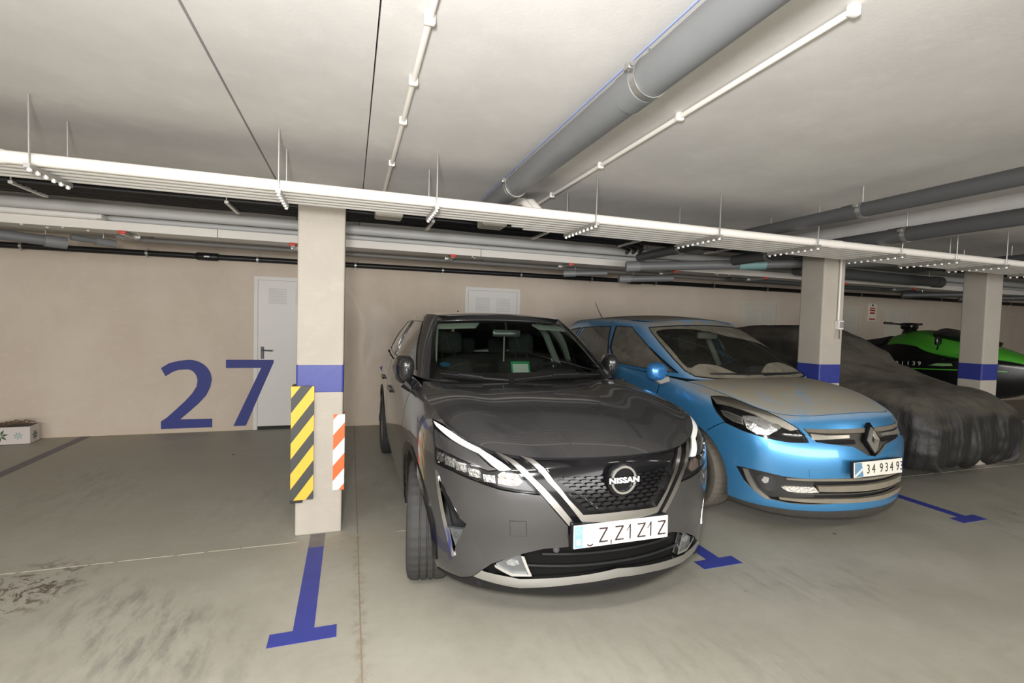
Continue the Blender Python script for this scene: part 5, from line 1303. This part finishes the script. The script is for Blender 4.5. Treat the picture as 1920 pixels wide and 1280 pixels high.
# trailer
TZ = mat('galvanised', (.36, .37, .37), .4, .8, var=.15)
tr = empty('boat_trailer', (8.40, 3.64, 0), math.pi/2, label='galvanised trailer carrying the green watercraft', cat='trailer')
fr_ = MB(); fr_.tube([(-.30, 0, .42), (.5, 0, .42), (1.4, .50, .42), (2.9, .50, .42)], .035, 8); fr_.tube([(.5, 0, .42), (1.4, -.50, .42), (2.9, -.50, .42)], .035, 8)
fr_.tube([(1.4, -.5, .42), (1.4, .5, .42)], .03, 8); fr_.tube([(2.3, -.70, .40), (2.3, .70, .40)], .03, 8); fr_.build('chassis', TZ, tr, True)
for s_ in (1, -1): MB().bbox((.9, s_*.26-.05, .455), (2.9, s_*.26+.05, .565), .01).build('bunk', mat('bunk_carpet', (.03, .03, .03), .9), tr)
pw = MB().bbox((-.06, -.09, .44), (.0, .09, .92), .01); pw.build('winch_post', TZ, tr)
MB().bbox((-.10, -.13, .66), (-.06, .13, .86), .02).build('winch_cover', mat('clear_wrap', (.42, .43, .43), .25, .3, bump=.8, bscale=25), tr)
MB().tube([(-.30, 0, 0.02), (-.30, 0, .46)], .025, 8).build('jockey_leg', TZ, tr, True)
tw = None
for s_ in (1, -1):
    if tw is None:
        v, f = tyre_mesh(.27, .15, .17); tw = mk('wheel', v, f, RUBBER, tr, True, 35); tw.location = (2.3, .78, .267)
    else: c_ = copy_of(tw, tr); c_.location = (2.3, -.78, .267)
# ------------------------------------------------------------------ overhead services
ZINC = mat('zinc_rod', (.50, .50, .48), .35, .85); TUBEW = mat('white_conduit', (.80, .765, .71), .4, var=.03); TUBES = mat('tray_conduit', (.62, .60, .57), .45, var=.03); BOLT = mat('bright_bolt', (.85, .84, .82), .25, .4)
XL, XR = -6.5, 15.0; ordn = ['nearest', 'second', 'third', 'fourth', 'fifth', 'sixth', 'seventh', 'eighth', 'ninth']
for k in range(7):
    r_ = .028 if k == 0 else .024; y_ = 2.667+.0645*k; z_ = 2.178 if k == 0 else 2.174
    x0 = XL if k < 5 else .98+.10*(k-5)
    pts = [(x0, y_, z_), (XR, y_, z_)]
    t = MB().tube(pts, r_, 14).build('conduit_tube', TUBEW if k == 0 else TUBES, None, True, 50)
    tag(t, '%s white conduit tube of the overhead row, counted from the front' % ordn[k], 'pipe', 'white conduit tubes hung in a row')
# couplers on the front tube
for k, x_ in enumerate((-1.46, 3.4)):
    t = MB().tube([(x_-.05, 2.667, 2.178), (x_+.05, 2.667, 2.178)], .031, 14).build('tube_coupler', TUBEW, None, True, 50); tag(t, 'white coupler sleeve on the front conduit tube, %s' % ('far left' if k == 0 else 'near second pillar'), 'coupler')
HX = [-1.306, -0.344, 0.43, 1.391, 2.309, 3.181, 4.057, 4.703, 5.358, 6.294, 7.314, 8.335]
HL = ['far left', 'left of the striped pillar', 'right of the striped pillar', 'above the grey car', 'above the gap between the cars', 'above the blue car', 'beside the second pillar', 'above the covered car', 'before the third pillar', 'beyond the third pillar', 'second beyond the third pillar', 'last to the right']
for x_, l_ in zip(HX, HL):
    yb = 2.925 if x_ < .8 else 3.05
    r = empty('pipe_hanger', (x_, 2.628, 2.15), label='zinc rail hanger with threaded rods carrying white tubes, %s' % l_, cat='hanger', group='hangers of the white tube row')
    box('rail', (-.011, -.02, -.021), (.011, yb-2.628+.02, -.001), ZINC, r)
    MB().tube([(0, 0, -.03), (0, 0, .29)], .0045, 6).build('threaded_rod', ZINC, r); MB().tube([(0, yb-2.628, -.03), (0, yb-2.628, .29)], .0045, 6).build('threaded_rod', ZINC, r)
    n_ = 6 if x_ < .8 else 9
    for k in range(n_):
        yy = .0+(yb-2.628)*k/(n_-1); MB().lathe([(0, -.036), (.008, -.033), (.010, -.026), (.009, -.021)], 'z', 8, (0, yy, 0)).build('bolt', BOLT, r, True)
# grey soil pipe with clamps
def clamped_pipe(name, x, z, r, y0, y1, clamps, label, m=GREYP, ceil_z=CEIL):
    o = empty(name, (x, y0, z), label=label, cat='pipe'); MB().tube([(0, 0, 0), (0, y1-y0, 0)], r, 28).build('pipe_run', m, o, True, 50)
    for yc in clamps:
        c = MB(); c.lathe([(r+.001, -.014), (r+.005, -.014), (r+.005, .014), (r+.001, .014)], 'y', 28, (0, yc-y0, 0)); c.bbox((-r-.022, yc-y0-.014, .012), (-r, yc-y0+.014, .034), .004); c.tube([(0, yc-y0, r), (0, yc-y0, ceil_z-z)], .006, 6)
        c.tube([(-r-.012, yc-y0-.022, .023), (-r-.012, yc-y0+.022, .023)], .009, 8)
        c.build('pipe_clamp', ZINC, o, True, 40)
        MB().lathe([(r+.0002, -.05), (r+.004, -.048), (r+.004, .048), (r+.0002, .05)], 'y', 28, (0, yc-y0+.07, 0)).build('pipe_socket', m, o, True, 40)
    return o
clamped_pipe('soil_pipe', .905, 2.334, .063, -1.2, 3.3, (1.38, 2.72), 'large grey soil pipe running over the grey car')
clamped_pipe('soil_pipe', 2.977, 2.283, .044, .2, 4.6, (.9, 2.17, 3.9), 'grey pipe left of the ceiling beam', m=DGREYP)
clamped_pipe('soil_pipe', 3.85, 2.258, .053, .2, 4.15, (1.0, 2.47, 3.7), 'grey pipe right beside the ceiling beam', m=DGREYP)
clamped_pipe('soil_pipe', 6.2, 2.29, .045, .5, 3.9, (2.4, 3.4), 'dark grey pipe beyond the ceiling beam', m=DGREYP)
# slim white conduits clipped to the ceiling
for nm, x_, y1, cl, lb in (('ceiling_conduit', .207, 4.4, (1.46, 1.85, 2.23, 2.85), 'slim white conduit clipped to ceiling above the striped pillar'), ('ceiling_conduit', 1.297, 4.2, (1.0, 1.74, 2.42, 3.1), 'slim white conduit clipped to ceiling right of the grey pipe')):
    y0 = -1.0 if x_ < 1 else .995
    o = empty(nm, (x_, y0, CEIL-.027), label=lb, cat='conduit'); MB().tube([(0, 0, 0), (0, y1-y0, 0)], .0105, 12).build('tube', TUBEW, o, True, 50)
    for yc in cl: MB().bbox((-.017, yc-y0-.012, -.016), (.017, yc-y0+.012, .017), .006).build('clip', TUBEW, o, True, 50)
# white flexible hoses dropping behind the tubes
for k, dx in enumerate((0, .07)):
    t = MB().tube([(1.03+dx*.85, 3.36, 2.355), (1.06+dx*.85, 3.24, 2.38), (1.105+dx*.85, 3.13, 2.355), (1.14+dx*.85, 3.08, 2.29), (1.17+dx*.85, 3.06, 2.20)], .027, 12).build('flexible_hose', TUBEW, None, True, 60); tag(t, 'white flexible hose curving down behind the tubes, %s of two' % ('left' if k == 0 else 'right'), 'hose', 'white flexible hoses')
# black power cables on their brackets
CAB = mat('black_cable', (.009, .009, .010), .42)
rng = random.Random(11)
for k in range(14):
    y0 = 3.985+.05*(k % 7); z0 = 2.355+.040*(k//7)
    pts = [(x, y0+rng.uniform(-.006, .006), z0+rng.uniform(-.004, .004)) for x in np.arange(-6.5, 2.6, .45)]
    if k % 7 > 3: pts += [(2.75-.05*(k % 7-4), y0+.15, z0), (2.95-.05*(k % 7-4), y0+.32, z0), (3.0-.05*(k % 7-4), y0+.45, z0-.01)]
    else: pts += [(x, y0+rng.uniform(-.006, .006), z0+rng.uniform(-.004, .004)) for x in np.arange(2.8, 12, .6)]
    t = MB().tube(pts, .0185, 8).build('power_cable', CAB, None, True, 60); tag(t, 'black power cable in the overhead cable bundle', 'cable', 'black cables in the overhead bundle')
for k, x_ in enumerate((-3.2, -2.05, -.85, .62, 1.62, 2.55, 3.6, 4.7)):
    r = empty('cable_bracket', (x_, 3.95, 2.335), label='pale bracket arm under the black cable bundle, %s from the left' % ordn[k], cat='bracket', group='brackets under the black cables')
    box('arm', (-.012, -.02, -.012), (.012, .36, .006), BOLT, r); MB().tube([(0, -.012, -.01), (0, -.012, .105)], .005, 6).build('rod', ZINC, r); MB().tube([(0, .35, -.01), (0, .35, .105)], .005, 6).build('rod', ZINC, r)
# pale pipe pair and trunking farther back
PALE = mat('pale_grey_pipe', (.52, .52, .51), .45, var=.04); TRUNK = mat('white_trunking', (.70, .67, .62), .45, var=.03); TRUNKU = mat('trunking_side', (.40, .385, .36), .5)
t = MB().tube([(-6.5, 4.86, 2.372), (12, 4.86, 2.372)], .045, 16).build('supply_pipe', PALE, None, True, 50); tag(t, 'pale grey supply pipe above the white trunking', 'pipe')
t = MB().tube([(-6.5, 5.08, 2.335), (12, 5.08, 2.335)], .028, 16).build('supply_pipe', PALE, None, True, 50); tag(t, 'thinner pale pipe just above the white trunking', 'pipe')
tk = empty('cable_trunking', (0, 5.0, 2.225), label='long white box trunking hung along the back of the bays', cat='trunking')
xs_ = [-6.5, -3.6, -1.15, 1.3, 3.75, 6.2, 8.65, 11.1, 13.5]
for a_, b_ in zip(xs_[:-1], xs_[1:]): MB().bbox((a_+.002, 0, 0), (b_-.002, .24, .075), .004).build('trunking_length', TRUNK, tk)
RED = mat('red_cap', (.62, .07, .04), .5)
for k, x_ in enumerate((-1.86, -.53, 1.0, 2.35, 3.75, 5.15, 6.6, 8.0, 9.5)):
    r = empty('trunking_hanger', (x_, 5.0, 2.22), label='steel hanger strap with red end cap under trunking, %s from the left' % ordn[k], cat='hanger', group='trunking hangers with red caps')
    box('cross_rail', (-.018, .0, -.026), (.018, .30, -.001), ZINC, r); MB().bbox((-.032, -.028, -.024), (.032, .0, .004), .01).build('end_cap', RED, r, True, 50)
    for dx in (-.028, .028): box('strap', (dx-.011, .252, -.02), (dx+.011, .262, .22), ZINC, r)
    for z_ in (.12, .18, .24): MB().lathe([(0, .246), (.010, .246), (.010, .252)], 'y', 8, (0, 0, z_)).build('bolt', BOLT, r)
for k, (x_, y_) in enumerate(((-2.55, 5.02), (-2.42, 5.10), (-2.28, 5.02), (-2.15, 5.12), (1.22, 5.05), (1.26, 5.12), (4.38, 5.03), (4.48, 5.10), (4.60, 5.03))):
    t = MB().lathe([(0, -.012), (.010, -.009), (.013, -.002), (.012, 0)], 'z', 10, (0, 0, 0)).build('dome_bolt', BOLT, None, True); t.location = (x_, y_, 2.2255); tag(t, 'pale dome bolt under the white trunking, %s from the left' % ordn[k], 'bolt', 'dome bolts under the trunking')
# light fittings and boxes tucked among the pipes
LF = mat('fitting_white', (.72, .70, .67), .4)
def boxy(name, lo, hi, m, label, cat='junction box'):
    c = [(lo[i]+hi[i])/2 for i in range(3)]; r = empty(name, (c[0], c[1], lo[2]), label=label, cat=cat); h = [(hi[i]-lo[i])/2 for i in range(3)]
    MB().bbox((-h[0], -h[1], 0), (h[0], h[1], 2*h[2]), .006).build('casing', m, r)
    MB().bbox((-h[0]*.92, -h[1]*.92, -.006), (h[0]*.92, h[1]*.92, 0), .003).build('lid', m, r)
    for sx in (-1, 1): MB().lathe([(0, -.010), (.006, -.009), (.006, -.006)], 'z', 8, (sx*h[0]*.75, 0, 0)).build('lid_screw', ZINC, r)
    return r
boxy('batten_lamp', (-2.80, 4.93, 2.302), (-1.98, 5.035, 2.345), LF, 'white unlit batten lamp lying on the trunking at left', 'lamp')
boxy('junction_box', (.16, 3.72, 2.30), (.36, 3.88, 2.44), mat('box_cream', (.58, .55, .49), .5), 'cream junction box above cables right of the striped pillar')
boxy('junction_box', (.97, 3.70, 2.30), (1.17, 3.88, 2.44), MATS['box_cream'], 'cream junction box above cables over the grey car')
boxy('junction_box', (-2.20, 5.75, 2.26), (-1.92, 5.9, 2.44), mat('box_grey', (.36, .36, .35), .5), 'grey junction box under the trunking at left')
boxy('junction_box', (1.52, 5.75, 2.24), (1.76, 5.9, 2.44), MATS['box_grey'], 'grey junction box under the trunking over the grey car')
t = MB().tube([(.36, 3.80, 2.37), (.97, 3.79, 2.37)], .018, 8).build('link_conduit', TUBEW, None, True); tag(t, 'short white conduit linking the two cream boxes', 'conduit')
# grey branch pipes reaching towards the wall, open sockets at their ends
for k, (pts, r_, lb) in enumerate((([(-3.7, 4.55, 2.17), (-2.9, 5.2, 2.16), (-2.48, 5.5, 2.145)], .045, 'grey drain branch ending far left near the wall'), ([(-2.35, 5.3, 2.18), (-2.12, 5.52, 2.17)], .028, 'thin dark branch pipe at left under the trunking'),
        ([(2.98, 5.29, 2.175), (2.5, 5.5, 2.16)], .034, 'grey drain branch under trunking between the cars, left one'), ([(3.95, 5.31, 2.165), (3.28, 5.5, 2.135)], .042, 'grey drain branch under trunking between the cars, right one'),
        ([(5.66, 3.45, 2.29), (3.72, 4.38, 2.225), (2.9, 4.72, 2.19)], .050, 'large grey drain crossing behind the second pillar'),
        ([(5.1, 4.48, 2.27), (6.9, 4.55, 2.265), (7.9, 4.6, 2.27)], .070, 'thick dark insulated pipe between second and third pillar'), ([(5.0, 5.46, 2.24), (7.97, 5.5, 2.24), (8.85, 5.55, 2.25)], .045, 'dark pipe along the wall between pillars'),
        ([(9.2, 4.75, 2.165), (8.4, 5.40, 2.15)], .042, 'dark branch pipe left of the third pillar'), ([(10.4, 4.75, 2.165), (9.8, 5.40, 2.15)], .042, 'dark branch pipe right behind the third pillar'), ([(7.26, 2.95, 2.345), (11.06, 3.45, 2.31)], .053, 'dark grey pipe above the watercraft'))):
    r = empty('drain_branch', pts[0], label=lb, cat='pipe'); o_ = Vector(pts[0]); q = [Vector(p)-o_ for p in pts]
    MB().tube(q, r_, 16).build('pipe_run', GREYP if k < 5 else DGREYP, r, True, 50)
    d = (q[-1]-q[-2]).normalized(); MB().tube([q[-1]-d*.14, q[-1]+d*.01], r_+.008, 16).build('end_socket', mat('socket_grey', (.20, .205, .21), .45) if k < 5 else DGREYP, r, True, 50)
    qm = q[-2]*.25+q[-1]*.75; MB().tube([qm, qm+Vector((0, 0, 2.44-pts[0][2]-qm.z))], .006, 6).build('hanger_rod', ZINC, r)
tq = MB().tube([(4.25, 4.126, 2.2427), (4.0, 4.246, 2.2344)], .058, 16).build('repair_sleeve', mat('turquoise_sleeve', (.20, .36, .36), .5), None, True, 50); tag(tq, 'turquoise sleeve on the drain left of the second pillar', 'sleeve')
# dark pipe under the trunking
t = MB().tube([(-2.0, 5.62, 2.235), (-1.2, 5.62, 2.235), (13, 5.62, 2.235)], .026, 10).build('drain_pipe', mat('brown_grey_pipe', (.16, .15, .14), .5), None, True, 50); tag(t, 'dark drain pipe running just below the trunking', 'pipe')
# black wall pipe with clamps
wp = empty('wall_pipe', (0, 7.135, 2.275), label='black pipe clamped along the top of the back wall', cat='pipe'); BP = mat('black_pe_pipe', (.008, .008, .009), .4)
MB().tube([(-8.5, 0, -.02), (-1.5, 0, -.005), (6, 0, .02), (19, 0, .03)], .036, 14).build('pipe_run', BP, wp, True, 50)
x = -7.3
while x < 18:
    z_ = np.interp(x, (-8.5, -1.5, 6, 19), (-.02, -.005, .02, .03))
    c = MB(); c.lathe([(.037, -.014), (.042, -.014), (.042, .014), (.037, .014)], 'x', 14, (x, 0, z_)); c.tube([(x, 0, z_+.04), (x, 0, z_+.062)], .008, 6); c.tube([(x, 0, z_-.058), (x, 0, z_-.04)], .008, 6); c.box((x-.01, .03, z_-.01), (x+.01, .065, z_+.01)); c.build('pipe_clamp', ZINC, wp, True, 40); x += 1.225
for x_ in (-1.75, 4.55): 
    z_ = np.interp(x_, (-8.5, -1.5, 6, 19), (-.02, -.005, .02, .03)); MB().tube([(x_-.13, 0, z_), (x_-.11, 0, z_), (x_+.11, 0, z_), (x_+.13, 0, z_)], [.038, .05, .05, .038], 14).build('coupling', BP, wp, True, 50)
    box('coupling_label', (x_-.03, -.052, z_-.012), (x_+.03, -.046, z_+.006), BOLT, wp)

# unseen ceiling lamps added along the aisle to brighten floor and bays
for k, (x_, y_) in enumerate(FILL_LAMP_SPOTS):
    r = empty('added_tube_lamp', (x_, y_, CEIL-.115), label='added unseen tube lamp on the ceiling, %s along the aisle' % ordn[k], cat='lamp', group='added ceiling tube lamps')
    MB().bbox((-.62, -.06, .05), (.62, .06, .10), .008).build('lamp_body', LF, r)
    MB().tube([(-.58, 0, .02), (.58, 0, .02)], .024, 12).build('tube', mat('added_lit_tube', (1, 1, 1), .5, emit=((1., .95, .87), 3.)), r, True)
    e_ = FILL_LAMP_E if x_ < 1 else FILL_LAMP_E*.35
    l_ = add_light('added_tube_light', 'AREA', (x_, y_, CEIL-.16), e_, (1., .955, .89), shape='RECTANGLE', size=1.2, size_y=.16)
